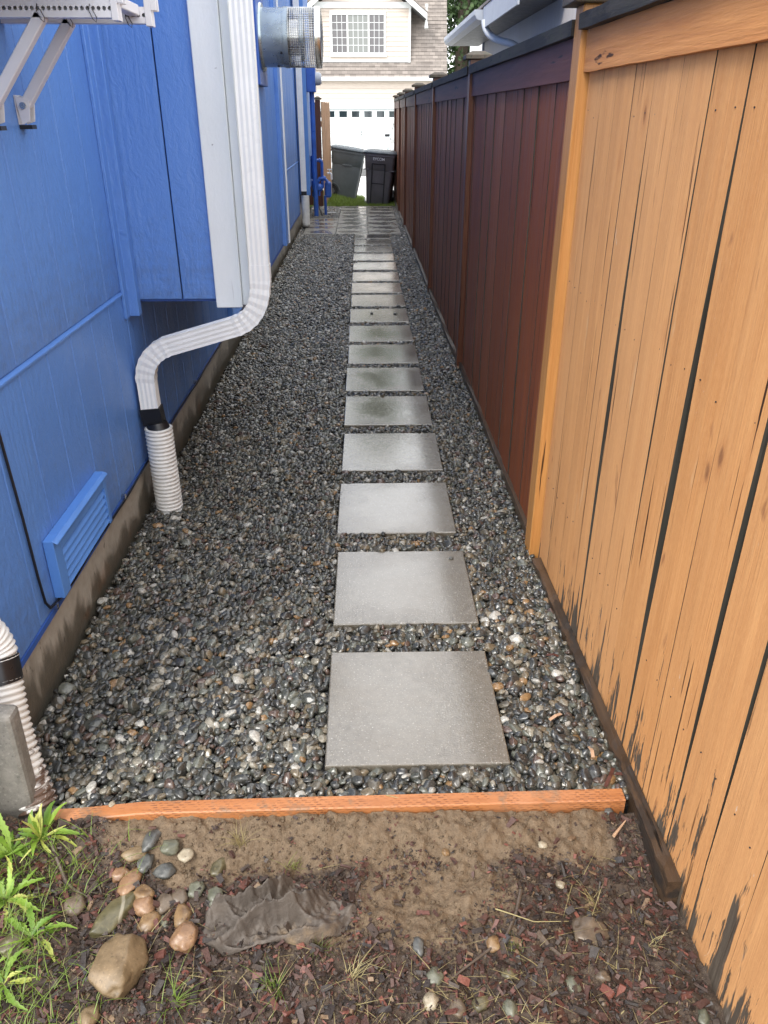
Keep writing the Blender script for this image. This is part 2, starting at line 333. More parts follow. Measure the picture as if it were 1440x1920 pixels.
def m_fabric():
    t = NT('brown_grey_landscape_fabric'); c = t.coord(rnd=False); n = t.noise(c, 14, 6, .65, .3); n2 = t.noise(c, 420, 2, .6)
    col = t.mix(t.step(n, .3, .7), (.058, .046, .037), (.118, .096, .077))
    col = t.mix(t.math('MULTIPLY', t.step(t.noise(c, 7, 5, .65), .56, .66), .7), col, (.24, .17, .10))
    t.p(Base_Color=col, Roughness=.6, Normal=t.bump(t.noise(c, 45, 5, .7, 1.0), .6, .006, t.bump(n2, .6, .0014))); return t.m
def m_dirtypipe():
    t = NT('white_corrugated_plastic_muddy'); c = t.coord(rnd=False); z = t.xyz(t.n('NewGeometry').outputs['Position'])[2]
    n = t.noise(c, 30, 6, .7, .5, stretch=(.6, .6, 1.5))
    m = t.step(t.math('ADD', n, t.math('MULTIPLY', z, -1.5)), .34, .43)
    n2 = t.noise(c, 8, 4); w = t.mix(n2, (.70, .68, .63), (.80, .79, .76))
    t.p(Base_Color=t.mix(m, w, t.mix(n, (.07, .04, .028), (.16, .10, .07))), Roughness=.45); return t.m
def m_bark():
    t = NT('tree_bark'); c = t.coord(rnd=False); n = t.noise(c, 8, 5, stretch=(1, 1, .2))
    t.p(Base_Color=t.mix(n, (.03, .022, .016), (.11, .085, .065)), Roughness=.85, Normal=t.bump(n, .6, .03)); return t.m

M = dict(
  siding=m_siding(), trim=m_trimwhite(), found=m_foundation(), paver=m_paver(), pebble=m_pebble(), near=m_nearfence(), far=m_farfence(),
  timber=m_timber(), soil=m_soil(), chip=m_chip(), shingle=m_shingle(), fabric=m_fabric(), mudpipe=m_dirtypipe(), bark=m_bark(),
  bluegear=plain('blue_painted_metal', (.030, .105, .42), .35, var=.2), bluelite=plain('light_blue_trim_paint', (.095, .245, .63), .42, var=.08, bump=.15, bsc=90),
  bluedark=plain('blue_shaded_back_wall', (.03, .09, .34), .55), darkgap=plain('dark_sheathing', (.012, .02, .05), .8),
  white=plain('white_enamel_aluminium', (.80, .81, .81), .32, var=.05, sc=9), pipe=plain('white_corrugated_plastic', (.74, .74, .72), .4, var=.08, sc=14),
  black=plain('black_rubber', (.010, .010, .012), .35), bracket=plain('white_powder_coated_steel', (.66, .66, .70), .38, var=.05), grey=plain('grey_plastic', (.11, .115, .12), .5),
  galv=plain('galvanised_steel', (.36, .42, .46), .30, metal=.75, var=.22, sc=7), steel=plain('bright_stainless_steel', (.62, .62, .60), .22, metal=1, var=.2, sc=12),
  chain=plain('dark_metal', (.06, .06, .065), .4, metal=.6), caprail=m_wood('mossy_black_weathered_wood', (.008, .007, .006), (.050, .042, .032), .7, ax=(1, .05, 1), moss=(.035, .040, .018), wear=(.012, .010, .009)),
  kick=m_wood('dark_wet_kickboard', (.024, .015, .010), (.095, .060, .036), .38, ax=(1, .05, 1), wear=(.030, .024, .020)),
  kickgrey=m_wood('grey_kickboard', (.07, .06, .052), (.16, .14, .12), .5, ax=(1, .05, 1), moss=(.05, .055, .03)),
  backboard=m_wood('dark_weathered_back_boards', (.016, .015, .012), (.060, .055, .045), .6),
  railor=m_wood('orange_stained_rail', (.44, .17, .050), (.66, .30, .10), .65, ax=(1, .045, 1), bumpd=.004),
  raildk=m_wood('dark_red_stained_rail', (.085, .026, .018), (.16, .052, .036), .55, ax=(1, .045, 1)),
  postor=m_wood('orange_brown_post', (.36, .15, .035), (.56, .27, .085), .45), postdk=m_wood('red_brown_post', (.085, .025, .010), (.155, .048, .018), .4),
  capmoss=m_wood('mossy_post_cap', (.05, .038, .026), (.13, .10, .07), .6, ax=(1, .2, 1), moss=(.06, .07, .035)),
  gate=m_wood('reddish_gate_boards', (.055, .018, .012), (.11, .035, .022), .45), gatelt=m_wood('pale_wood_and_lit_gate_boards', (.36, .22, .13), (.56, .37, .24), .55),  # paler gate tone paints in daylight from the street; also used for pale splinters
  conc=plain('pale_concrete', (.56, .56, .54), .6, var=.1, sc=2, bump=.2), block=m_stone('grey_concrete_block', (.15, .14, .12), (.27, .25, .22), .8),
  asphalt=plain('wet_asphalt', (.05, .05, .052), .45, var=.2), lawn=plain('lawn_soil', (.055, .085, .022), .8, var=.3), blade=m_leaf('grass_blade', (.10, .17, .022), (.23, .32, .05)),
  leaf=m_leaf('weed_leaf', (.075, .17, .018), (.25, .38, .05)), leafy=m_leaf('yellowing_leaf', (.32, .36, .06), (.48, .50, .14)), straw=m_leaf('dry_straw', (.24, .19, .08), (.46, .40, .20), .6),
  moss=m_leaf('moss_tuft', (.07, .09, .02), (.20, .22, .05)), twig=m_wood('wet_twig', (.05, .035, .025), (.12, .09, .065), .5, ax=(1, 1, 1), crack=False),
  bed=plain('dark_gravel_bed', (.012, .012, .012), .7, var=.4, sc=40), cream=plain('cream_lap_siding', (.60, .52, .455), .6, var=.04), hwhite=plain('white_house_trim', (.74, .76, .77), .5, var=.03),
  door=plain('white_garage_door', (.66, .72, .74), .4, var=.02), glass=m_glass('dark_window_glass'), glassg=m_glass('grey_curtained_glass', (.085, .08, .085), .12), glassw=m_glass('reflecting_glass', (.16, .17, .16), .04),
  bin=plain('charcoal_bin_plastic', (.15, .172, .182), .38, var=.15), binb=plain('brown_grey_bin_plastic', (.105, .10, .108), .42, var=.15), lid=plain('bin_lid_plastic', (.085, .11, .13), .28, var=.1), text=plain('white_print', (.75, .76, .78), .5, var=.02),
  nsid=m_wood('grey_vertical_siding', (.56, .515, .475), (.66, .61, .565), .7, crack=False), ntrim=plain('pale_grey_trim', (.42, .45, .50), .5, var=.04),
  car=plain('silver_car_paint', (.42, .45, .46), .25, metal=.5, coat=1, var=.03), tyre=plain('tyre_rubber', (.012, .012, .013), .6), lamp=m_glass('headlight_glass', (.55, .57, .6), .05),
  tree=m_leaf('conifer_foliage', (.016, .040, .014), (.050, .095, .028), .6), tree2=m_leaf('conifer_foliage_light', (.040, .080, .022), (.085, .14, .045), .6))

# ------------------------------------------------------------------ scatter by geometry nodes (only for what nobody could count)
def scatter(name, pts, rots, scls, idx, variants, mat, label, cat):
    me = bpy.data.meshes.new(name); n = len(pts); me.vertices.add(n); me.vertices.foreach_set('co', np.asarray(pts, 'f').ravel())
    for nm, arr in (('rot', rots), ('scl', scls)):
        a = me.attributes.new(nm, 'FLOAT_VECTOR', 'POINT'); a.data.foreach_set('vector', np.asarray(arr, 'f').ravel())
    a = me.attributes.new('idx', 'INT', 'POINT'); a.data.foreach_set('value', np.asarray(idx, 'i'))
    o = link(name, me); ng = bpy.data.node_groups.new(name+'_nodes', 'GeometryNodeTree')
    ng.interface.new_socket('Geometry', in_out='INPUT', socket_type='NodeSocketGeometry'); ng.interface.new_socket('Geometry', in_out='OUTPUT', socket_type='NodeSocketGeometry')
    N = lambda t, **p: [nd := ng.nodes.new(t), [setattr(nd, k, v) for k, v in p.items()]][0]
    gi = N('NodeGroupInput'); go = N('NodeGroupOutput'); L = ng.links.new
    g2i = N('GeometryNodeGeometryToInstance')
    for kind, seed, amp, fr in reversed(variants):
        if kind == 'pebble':
            s = N('GeometryNodeMeshIcoSphere'); s.inputs['Radius'].default_value = 1; s.inputs['Subdivisions'].default_value = 3
        else:
            s = N('GeometryNodeMeshCube'); s.inputs['Size'].default_value = (2, 2, 2)
            for k in range(3): s.inputs[k+1].default_value = 3 if k == 0 else 2
        sp = N('GeometryNodeSetPosition'); nz = N('ShaderNodeTexNoise'); nz.noise_dimensions = '4D'
        nz.inputs['W'].default_value = seed*7.3; nz.inputs['Scale'].default_value = fr; nz.inputs['Detail'].default_value = 1.0
        pos = N('GeometryNodeInputPosition'); L(pos.outputs[0], nz.inputs['Vector'])
        sb = N('ShaderNodeVectorMath', operation='SUBTRACT'); sb.inputs[1].default_value = (.5, .5, .5); L(nz.outputs[1], sb.inputs[0])
        sc = N('ShaderNodeVectorMath', operation='SCALE'); sc.inputs['Scale'].default_value = amp; L(sb.outputs[0], sc.inputs[0])
        L(s.outputs[0], sp.inputs['Geometry']); L(sc.outputs[0], sp.inputs['Offset']); out = sp.outputs[0]
        sm = N('GeometryNodeSetShadeSmooth'); sm.inputs['Shade Smooth'].default_value = kind == 'pebble'; L(out, sm.inputs[0])
        mt = N('GeometryNodeSetMaterial'); mt.inputs['Material'].default_value = mat; L(sm.outputs[0], mt.inputs[0])
        L(mt.outputs[0], g2i.inputs[0])
    ip = N('GeometryNodeInstanceOnPoints'); L(gi.outputs[0], ip.inputs['Points']); L(g2i.outputs[0], ip.inputs['Instance']); ip.inputs['Pick Instance'].default_value = True
    ar = N('GeometryNodeInputNamedAttribute', data_type='FLOAT_VECTOR'); ar.inputs[0].default_value = 'rot'
    asc = N('GeometryNodeInputNamedAttribute', data_type='FLOAT_VECTOR'); asc.inputs[0].default_value = 'scl'
    ai = N('GeometryNodeInputNamedAttribute', data_type='INT'); ai.inputs[0].default_value = 'idx'
    L(ai.outputs[0], ip.inputs['Instance Index']); L(asc.outputs[0], ip.inputs['Scale'])
    e2r = N('FunctionNodeEulerToRotation'); L(ar.outputs[0], e2r.inputs[0]); L(e2r.outputs[0], ip.inputs['Rotation'])
    L(ip.outputs[0], go.inputs[0]); md = o.modifiers.new('scatter', 'NODES'); md.node_group = ng
    me.materials.append(mat); tag(o, label, cat, kind='stuff'); return o

# ================================================================== SETTING: grounds
XW = -.92                                        # plane of the blue house wall
g = MB(); g.box(-400, 400, -60, 700, -1.4, -.62); struct('ground', g, M['lawn'])
# yard ground round and under the alley
g = MB(); g.box(-14, 14, -8, 1.28, -.5, -.085); g.box(-14, -.95, 1.2, 16, -.5, -.05); g.box(.70, 14, 1.2, 16, -.5, -.05); struct('yard_soil', g, M['soil'])
def sheet(x0, x1, y0, y1, nx, ny, zf):
    mb = MB(); xs = np.linspace(x0, x1, nx); ys = np.linspace(y0, y1, ny)
    mb.v = [(x, y, zf(x, y)) for y in ys for x in xs]
    mb.f = [(j*nx+i, j*nx+i+1, (j+1)*nx+i+1, (j+1)*nx+i) for j in range(ny-1) for i in range(nx-1)]
    return mb
def sstep(a, b, x): t_ = min(1, max(0, (x-a)/(b-a))); return t_*t_*(3-2*t_)
def sandf(x, y):
    a = sstep(1.13, 1.22, y + .05*fbm(x*4, 3)) * (1-sstep(.52, .62, x)) * sstep(-.68, -.55, x)
    b = math.exp(-(((x-.14)/.22)**2 + ((y-1.10)/.12)**2)**1.3)
    c_ = .75*math.exp(-(((x+.06)/.07)**2 + ((y-1.03)/.06)**2))
    return max(a, b, c_)
def soil_z(x, y):
    z = -.030 + .014*fbm(x*5, y*5, 1) + .010*fbm(x*22, y*22, 5) + .0075*fbm(x*55, y*55, 9, 3)
    z -= .012*sstep(.35, .7, x) + .015*sstep(1.0, .7, y)
    z += .041*sstep(1.16, 1.295, y) - .012*sstep(.48, .60, x)*sstep(1.16, 1.295, y) + .008*sstep(-.5, -.7, x)*sstep(1.2, 1.3, y)           # banked against the timber
    return z
sm = sheet(-1.3, .78, .35, 1.302, 420, 210, soil_z); so = struct('soil', sm, M['soil'], smooth='all')
a = so.data.attributes.new('sand', 'FLOAT', 'POINT'); a.data.foreach_set('value', [sandf(p[0], p[1]) for p in sm.v])
g = MB(); g.box(XW, .70, 1.335, 15.05, -.12, -.018); struct('gravel_bed', g, M['bed'])
# lawn with a bank rising to the left, drive and street
def lawn_z(x, y): return -.02 + .10*sstep(.0, -.65, x)*sstep(15.05, 16.0, y) - .05*sstep(16.4, 18, y) + .008*fbm(x*3, y*3)
struct('lawn', sheet(-7, .05, 15.04, 17.6, 90, 40, lawn_z), M['lawn'], smooth='all')
struct('lawn_verge', sheet(.05, 9, 15.04, 15.9, 60, 14, lambda x, y: -.022 - .02*sstep(15.3, 15.9, y) + .006*fbm(x*3, y*3)), M['lawn'], smooth='all')
g = MB(); g.prism([(-.02, 15.9, -.5), (-.02, 15.9, -.045), (-.02, 26, -.22), (-.02, 26, -.5)], (9, 0, 0)); struct('driveway', g, M['conc'])
g = MB(); g.prism([(-8, 17.6, -.5), (-8, 17.6, -.085), (-8, 26, -.22), (-8, 26, -.5)], (7.976, 0, 0)); struct('pavement', g, M['conc'])
g = MB(); g.box(-60, 60, 26, 32, -.62, -.34); struct('street', g, M['asphalt'])
g = MB(); g.prism([(-7, 32, -.62), (-7, 32, -.33), (-7, 41.9, -.43), (-7, 41.9, -.62)], (13, 0, 0)); struct('opposite_driveway', g, M['conc'])

# ------------------------------------------------------------------ pavers
pm = MB()
S = .2355
pm.box(-.2405, .2405, -S, S, -.045, .012)
paver_me = pm.mesh('paver', M['paver'], bevel=.004, bseg=2)
starts = [1.455, 2.070, 2.690, 3.305, 3.895, 4.470, 5.055, 5.620, 6.200, 6.780, 7.360, 7.930, 8.540, 9.150, 9.750, 10.320, 10.860]
words = ['first', 'second', 'third', 'fourth', 'fifth', 'sixth', 'seventh', 'eighth', 'ninth', 'tenth', 'eleventh', 'twelfth', 'thirteenth', 'fourteenth', 'fifteenth', 'sixteenth', 'seventeenth']
extra = ['largest in view, evenly wet', 'bright with reflected sky and dark scuffs', 'with a bright sheen at its middle', 'glossy towards its far edge', 'with a brown damp middle', 'with pale swirls at its right',
         'with a faint wet ring at its right', 'evenly damp and olive grey', 'with two small pebbles lying on it', 'with one dark pebble at its far edge', 'with a bright reflection across its middle', 'shining nearly white across its middle',
         'bright at its right half', 'half dark and half bright', 'with a dark wet patch', 'second from the patio', 'touching the paved patio']
pav_rects = []
for i, ys in enumerate(starts):
    jx = .004*math.sin(i*2.3); yc = ys + S; xc = .1255 + jx*.7 - .0001*i
    o = link('paver', paver_me, None, (xc, yc, .002*math.sin(i*1.7)), (R(.25*math.sin(i*3.1)), R(.25*math.cos(i*1.3)), R(.45*math.sin(i*5.7))))
    tag(o, '%s stepping paver counted from the timber edging, %s' % (words[i], extra[i]), 'paver', 'square concrete stepping pavers in the gravel')
    pav_rects.append((xc-.2405, xc+.2405, ys, ys+2*S))
PT = .459; px0 = .533-3*PT; S2 = PT/2-.0028
tm = MB(); tm.box(-S2, S2, -S2, S2, -.045, .012); tile_me = tm.mesh('paver', M['paver'], bevel=.0035)
pat = thing('paved_patio', (-.15, 11.37, 0), 'far paved patch of wet square concrete slabs laid tight together before the lawn', 'patio')
for r_ in range(8):
    for c_ in range(3):
        if c_ == 0 and r_ > 3: continue
        x = px0 + PT*(c_+.5) + .002*math.sin(r_*3+c_); y = 11.345 + PT*(r_+.5)
        link('paver', tile_me, pat, (x+.15, y-11.37, .003*math.sin(r_*2.1+c_*4)), (R(.3*math.sin(r_*4+c_)), R(.3*math.cos(r_+c_*2)), R(.2*math.sin(r_*7+c_))))
pav_rects += [(px0+PT, .533, 11.345, 11.345+8*PT), (px0, px0+PT, 11.345, 11.345+4*PT)]

# ------------------------------------------------------------------ gravel
def in_rect(x, y, m=.004):
    k = np.zeros(len(x), bool)
    for a_, b_, c_, d_ in pav_rects: k |= (x > a_-m) & (x < b_+m) & (y > c_-m) & (y < d_+m)
    return k
def hexpts(x0, x1, y0, y1, s, jit):
    nx = int((x1-x0)/s)+1; ny = int((y1-y0)/(s*.866))+1; X, Y = np.meshgrid(np.arange(nx), np.arange(ny))
    x = x0 + (X + .5*(Y % 2))*s + rng.uniform(-jit, jit, X.shape)*s; y = y0 + Y*s*.866 + rng.uniform(-jit, jit, X.shape)*s
    return x.ravel(), y.ravel()
xs, ys, zs, rad = [], [], [], []
for (y0, y1, s, zz, mean) in ((1.35, 2.3, .0178, .0, .0106), (2.3, 6.0, .0158, .0, .0092), (1.35, 6.0, .021, -.010, .0112), (6.0, 15.03, .0180, -.002, .0102)):
    x, y = hexpts(XW+.012, .645, y0, y1, s, .36)
    rr = mean*np.exp(rng.normal(0, .27, len(x)))
    k = ~in_rect(x, y, .006) & (x < XW+1.6+.0) & ~((np.hypot(x+.84, y-2.96) < .058)); k &= x < .632 + .02*np.clip((2.6-y), 0, 1)
    x, y, rr = x[k], y[k], rr[k]; big = rng.random(len(x)) < .05; rr[big] *= 1.5
    xs.append(x); ys.append(y); rad.append(rr); zs.append(zz + rng.uniform(-.007, .008, len(x)) + .004*np.sin(x*7+y*3))
x, y, z, rr = map(np.concatenate, (xs, ys, zs, rad)); n = len(x)
rr = np.clip(rr, .005, .022)
sc_ = np.stack([rr*rng.uniform(1.0, 1.35, n), rr*rng.uniform(.75, 1.0, n), rr*rng.uniform(.45, .75, n)], 1)
rot = np.stack([rng.normal(0, .45, n), rng.normal(0, .45, n), rng.uniform(0, 6.28, n)], 1)
scatter('gravel', np.stack([x, y, z], 1), rot, sc_, rng.integers(0, 5, n), [('pebble', k, .85, .9) for k in range(5)], M['pebble'],
        'wet dark rounded river gravel filling the side yard around the pavers', 'gravel')
print('pebbles', n)

# ================================================================== BLUE HOUSE
hs = thing('blue_house', (-.92, 5, 0), 'bright blue house with vertical grooved siding along the left of the gravel path', 'house')
HB = 12.2; HY0 = 1.19; PW0 = .2032
f_ = MB(); f_.box(XW-.30, XW-.018, HY0, 14.6, -.35, .30); build('foundation', f_, M['found'], hs)
for k in range(34):
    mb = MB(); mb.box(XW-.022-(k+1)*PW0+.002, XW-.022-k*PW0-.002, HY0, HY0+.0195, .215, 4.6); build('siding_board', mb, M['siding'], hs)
w = MB(); w.box(-8, XW-.022, HY0+.02, 14.55, .26, 4.6); build('wall', w, M['darkgap'], hs)
def board_mesh(w_, h_, th=.016): mb = MB(); mb.box(-th, 0, 0, w_, 0, h_); return mb.mesh('siding_board', M['siding'], bevel=.0025)
PW = .2032
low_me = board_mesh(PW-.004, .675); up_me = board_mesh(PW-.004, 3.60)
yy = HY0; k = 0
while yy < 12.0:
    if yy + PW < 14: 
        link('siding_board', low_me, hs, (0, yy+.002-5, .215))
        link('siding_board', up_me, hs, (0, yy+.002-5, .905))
    yy += PW; k += 1
fl = MB(); fl.prism([(XW-.01, HY0, .892), (XW+.008, HY0, .890), (XW+.008, HY0, .896), (XW-.01, HY0, .905)], (0, 11.0, 0)); build('seam_flashing', fl, M['siding'], hs)
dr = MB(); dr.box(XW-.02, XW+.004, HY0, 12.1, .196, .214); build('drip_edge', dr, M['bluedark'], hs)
# inner corner trim against the bump-out
ct = MB(); ct.prism([(XW, 2.985, .80), (XW+.012, 2.985, .80), (XW+.012, 3.035, .80), (XW+.045, 3.035, .80), (XW+.045, 3.078, .80), (XW, 3.078, .80)], (0, 0, 3.7)); build('corner_trim', ct, M['siding'], hs, bevel=.002)
# bump-out
BX = -.446; BY0, BY1 = 3.08, 4.66; BZ = .855
bo = MB(); bo.box(XW, BX-.018, BY0+.017, BY1-.017, BZ+.004, 4.55); build('bump_out_wall', bo, M['darkgap'], hs)
def face_board(w_): mb = MB(); mb.box(0, w_, 0, .016, 0, 3.65); return mb.mesh('siding_board', M['siding'], bevel=.0025)
for a_, b_ in ((XW+.025, -.713), (-.708, -.53)):
    link('siding_board', face_board(b_-a_), hs, (a_+.92, BY0-5, BZ))
fb2 = MB(); fb2.box(-.016, 0, 0, .20, 0, 2.4)
for k in range(6):
    mb = MB(); mb.box(-.016, 0, .0, .222, 0, 3.65); link('siding_board', mb.mesh('siding_board', M['siding'], bevel=.0025), hs, (BX+.92, BY0+.11+k*.226-5, BZ))
cb = MB(); cb.box(-.577, -.475, BY0-.021, BY0-.001, .825, 4.55); build('corner_board', cb, M['trim'], hs, bevel=.003)
cb = MB(); cb.box(-.4735, BX+.006, BY0-.014, BY0+.006, .833, 4.55); build('corner_board', cb, M['trim'], hs, bevel=.003)
cb = MB(); cb.box(BX-.001, BX+.020, BY0+.008, BY0+.10, .833, 4.55); build('corner_board', cb, M['trim'], hs, bevel=.003)
cb = MB(); cb.box(BX-.001, BX+.020, BY1-.15, BY1, .845, 4.55); build('corner_board', cb, M['siding'], hs, bevel=.002, label='blue painted corner board')
cb = MB(); cb.box(BX+.021, BX+.028, BY1-.032, BY1, .845, 4.55); build('corner_edge', cb, M['hwhite'], hs)
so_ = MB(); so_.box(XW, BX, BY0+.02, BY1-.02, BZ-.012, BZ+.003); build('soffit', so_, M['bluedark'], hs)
# second, shallower projection at the far end
b2 = MB(); b2.box(XW, -.84, HB+.02, 14.6, .45, 4.6); build('far_projection_wall', b2, M['siding'], hs)
cb = MB(); cb.box(-.838, -.765, HB-.002, HB+.019, .44, 4.6); build('corner_board', cb, M['bluelite'], hs, bevel=.003)
b3 = MB(); b3.box(-9, -.62, .9, 14.8, 4.6, 4.72); b3.prism([(-9.3, .85, 4.73), (-.60, .85, 4.73), (-5, .85, 6.6)], (0, 14.1, 0)); build('roof', b3, M['shingle'], hs)  # roof out of view, raised and extended to dim the left side

# crawl-space vent
def louvre(name, y0, y1, z0, z1, label, ns=5):
    v = thing(name, (XW, (y0+y1)/2, z0), label, 'vent', 'louvred crawl space vents low on the blue wall')
    X0, X1 = XW+.001, XW+.031; fr = .040
    mb = MB(); mb.box(X0, X1, y0, y0+fr*1.3, z0, z1); mb.box(X0, X1, y1-.022, y1, z0, z1); mb.box(X0, X1, y0+fr*1.3, y1-.022, z1-.05, z1); mb.box(X0, X1-.008, y0+fr*1.3, y1-.022, z0, z0+.008)
    mb.prism([(X1, y0, z1), (X1, y0, z1-.004), (X1+.012, y0, z1-.012), (X1+.012, y0, z1-.008)], (0, y1-y0, 0))
    build('frame', mb, M['bluelite'], v, bevel=.0015)
    mb = MB(); mb.box(X0, X0+.004, y0+.01, y1-.01, z0+.006, z1-.01); build('backing', mb, M['darkgap'], v)
    H_ = (z1-.055-z0-.008)/ns
    for k in range(ns):
        zb = z0+.010+k*H_; mb = MB(); ya, yb = y0+fr*1.3+.001, y1-.023
        mb.prism([(X1-.003, ya, zb), (X1-.001, ya, zb+.003), (X0+.012, ya, zb+H_*.86), (X0+.010, ya, zb+H_*.80)], (0, yb-ya, 0)); build('slat', mb, M['bluelite'], v)
louvre('wall_vent', 1.915, 2.40, .235, .425, 'bright blue louvred vent low on the blue wall nearest the camera')
louvre('wall_vent', 5.25, 5.70, .235, .425, 'small blue louvred vent half hidden behind the downspout elbow')

# black cable along the siding foot
cp = [(XW+.006, 1.80, 1.05), (XW+.006, 1.815, .80), (XW+.007, 1.828, .55), (XW+.006, 1.835, .36), (XW+.007, 1.84, .27), (XW+.008, 1.86, .238), (XW+.010, 1.92, .228)]
cp += [(XW+.010+.003*math.sin(q*5), q, .212+.004*math.sin(q*9)) for q in np.arange(2.05, 11.8, .15)]
mb = MB(); mb.tube(cp, .0042, 6); c_ = thing('cable', (XW, 1.85, .2), 'thin black cable dropping down the blue wall and running along its foot', 'cable'); build('cord', mb, M['black'], c_, smooth=True)
for q in (1.885, 2.61, 3.3, 4.0):
    mb = MB(); mb.box(XW+.001, XW+.016, q, q+.012, .214, .232); build('clip', mb, M['steel'], c_)

# ------------------------------------------------------------------ downspout on the corner
def rect_prof(a_, b_, rib=.06):
    """ribbed rectangular section, unit half sizes a,b"""
    P = []
    def side(p, q, n_):
        for i in range(n_):
            t_ = i/n_; rr_ = 1 - (rib if i % 2 == 1 else 0)
            x_ = p[0]+(q[0]-p[0])*t_; y_ = p[1]+(q[1]-p[1])*t_
            if p[0] == q[0]: x_ *= rr_
            else: y_ *= rr_
            P.append((x_, y_))
    side((a_, -b_), (a_, b_), 6); side((a_, b_), (-a_, b_), 8); side((-a_, b_), (-a_, -b_), 6); side((-a_, -b_), (a_, -b_), 8); return P
ds = thing('downspout', (-.39, 2.985, .38), 'white ribbed metal downspout bending from the corner board back to the blue wall', 'downspout')
pr = rect_prof(.036, .026); DY = 2.995
mb = MB(); mb.tube([(-.389, DY, 4.6), (-.389, DY, .960)], 1, prof=pr, up=(0, -1, 0)); build('pipe', mb, M['white'], ds)
mb = MB(); mb.tube([(-.389, DY, 1.0), (-.389, DY, .945)], 1.05, prof=pr, up=(0, -1, 0)); build('joint', mb, M['white'], ds)
def arc(c0, c1, c2, n_):
    return [(Vector(c0)*(1-t_)**2 + Vector(c1)*2*t_*(1-t_) + Vector(c2)*t_**2) for t_ in np.linspace(0, 1, n_)]
pr2 = rect_prof(.036, .026, .04)
path = arc((-.389, DY, .955), (-.389, DY, .800), (-.505, DY, .768), 15); mb = MB(); mb.tube(path, [1.05 if i % 2 else .985 for i in range(15)], prof=pr2, up=(0, -1, 0)); build('elbow', mb, M['white'], ds)
mb = MB(); mb.tube([(-.50, DY, .769), (-.775, DY, .692)], 1, prof=pr, up=(0, -1, 0)); build('pipe', mb, M['white'], ds)
path = arc((-.765, DY, .695), (-.870, DY, .660), (-.873, DY, .55), 13); mb = MB(); mb.tube(path, [1.05 if i % 2 else .985 for i in range(13)], prof=pr2, up=(0, -1, 0)); build('elbow', mb, M['white'], ds)
mb = MB(); mb.tube([(-.872, DY, .555), (-.868, DY-.01, .430)], .97, prof=pr, up=(0, -1, 0)); build('pipe', mb, M['white'], ds)
mb = MB(); mb.tube([(-.868, DY-.01, .445), (-.862, DY-.01, .375)], 1.12, prof=rect_prof(.036, .026, 0), up=(0, -1, 0)); mb.tube([(-.850, 2.972, .384), (-.845, 2.968, .352)], [.040, .050], 20); build('adapter', mb, M['black'], ds, smooth=True)
for z_ in (2.2,):
    mb = MB(); mb.box(-.432, -.346, 2.962, 3.058, z_, z_+.022); build('strap', mb, M['white'], ds, bevel=.001)
def corrug(name, path_f, L, r0, pitch, mat, parent, seg=26, amp=.09):
    nn = int(L/pitch)*4+1; pts = []; rs = []
    for i in range(nn):
        t_ = i/(nn-1); pts.append(path_f(t_)); ph = i % 4; rs.append(r0*(1+amp*(1, .35, -1, .35)[ph] if ph != 2 else 1-amp))
    mb = MB(); mb.tube(pts, rs, seg); return build(name, mb, mat, parent, smooth='all')
cpz = thing('drain_pipe', (-.84, 2.96, 0), 'white corrugated drain pipe standing in the gravel under the downspout elbow', 'pipe', 'white corrugated drain pipes')
corrug('corrugated_tube', lambda t_: Vector((-.843, 2.96, -.04+.405*t_)), .405, .052, .0165, M['pipe'], cpz)
mb = MB()
for i in range(24):
    a0, a1 = 2*PI*i/24, 2*PI*(i+1)/24
    mb.prism([(-.843+.052*math.cos(a0), 2.96+.052*math.sin(a0), .362), (-.843+.052*math.cos(a1), 2.96+.052*math.sin(a1), .362), (-.843+.045*math.cos(a1), 2.96+.045*math.sin(a1), .362), (-.843+.045*math.cos(a0), 2.96+.045*math.sin(a0), .362)], (0, 0, .006))
build('rim', mb, M['pipe'], cpz)
# far downspout
d2 = thing('downspout', (-.855, 12.05, .40), 'straight white downspout at the far end of the blue wall', 'downspout')
mb = MB(); mb.tube([(-.850, 12.08, 4.6), (-.850, 12.08, .50)], 1, prof=rect_prof(.037, .028), up=(0, -1, 0)); build('pipe', mb, M['white'], d2)
mb = MB(); mb.tube([(-.850, 12.08, .505), (-.850, 12.08, .43)], 1.04, prof=rect_prof(.037, .028, 0), up=(0, -1, 0)); build('adapter', mb, M['black'], d2)
p2 = thing('drain_pipe', (-.83, 12.0, 0), 'distant white corrugated drain pipe with a black collar beside the paved patio', 'pipe', 'white corrugated drain pipes')
corrug('corrugated_tube', lambda t_: Vector((-.835, 12.02, .03+.42*t_)), .42, .055, .0175, M['pipe'], p2)
mb = MB(); mb.cyl((-.835, 12.02, -.03), (-.835, 12.02, .055), .058, 20); build('collar', mb, M['black'], p2, smooth=True)

# near left pipe and block
pl = thing('drain_pipe', (-.80, 1.36, 0), 'muddy white corrugated drain pipe bending down behind the concrete block at lower left', 'pipe', 'white corrugated drain pipes')
A0, A1 = at(68, 1500, y=1.36), at(2, 1275, y=1.50)
corrug('corrugated_tube', lambda t_: A0.lerp(A1, t_) + Vector((-.012*math.sin(t_*PI), 0, -.02*(1-t_))), .36, .046, .0175, M['mudpipe'], pl)
A2 = at(-6, 1236, y=1.52); mb = MB(); dv = (A2-A1).normalized(); mb.tube([A1-dv*.005, A2+dv*.005], .050, 22); build('coupler', mb, M['black'], pl, smooth=True)
A3, A4 = A2, at(-62, 1168, y=1.50)
corrug('corrugated_tube', lambda t_: arc(A3, A3+dv*.06, A4, 41)[int(round(t_*40))], .16, .047, .0165, M['pipe'], pl)
bk = MB(); q0 = at(34, 1400, y=1.32)
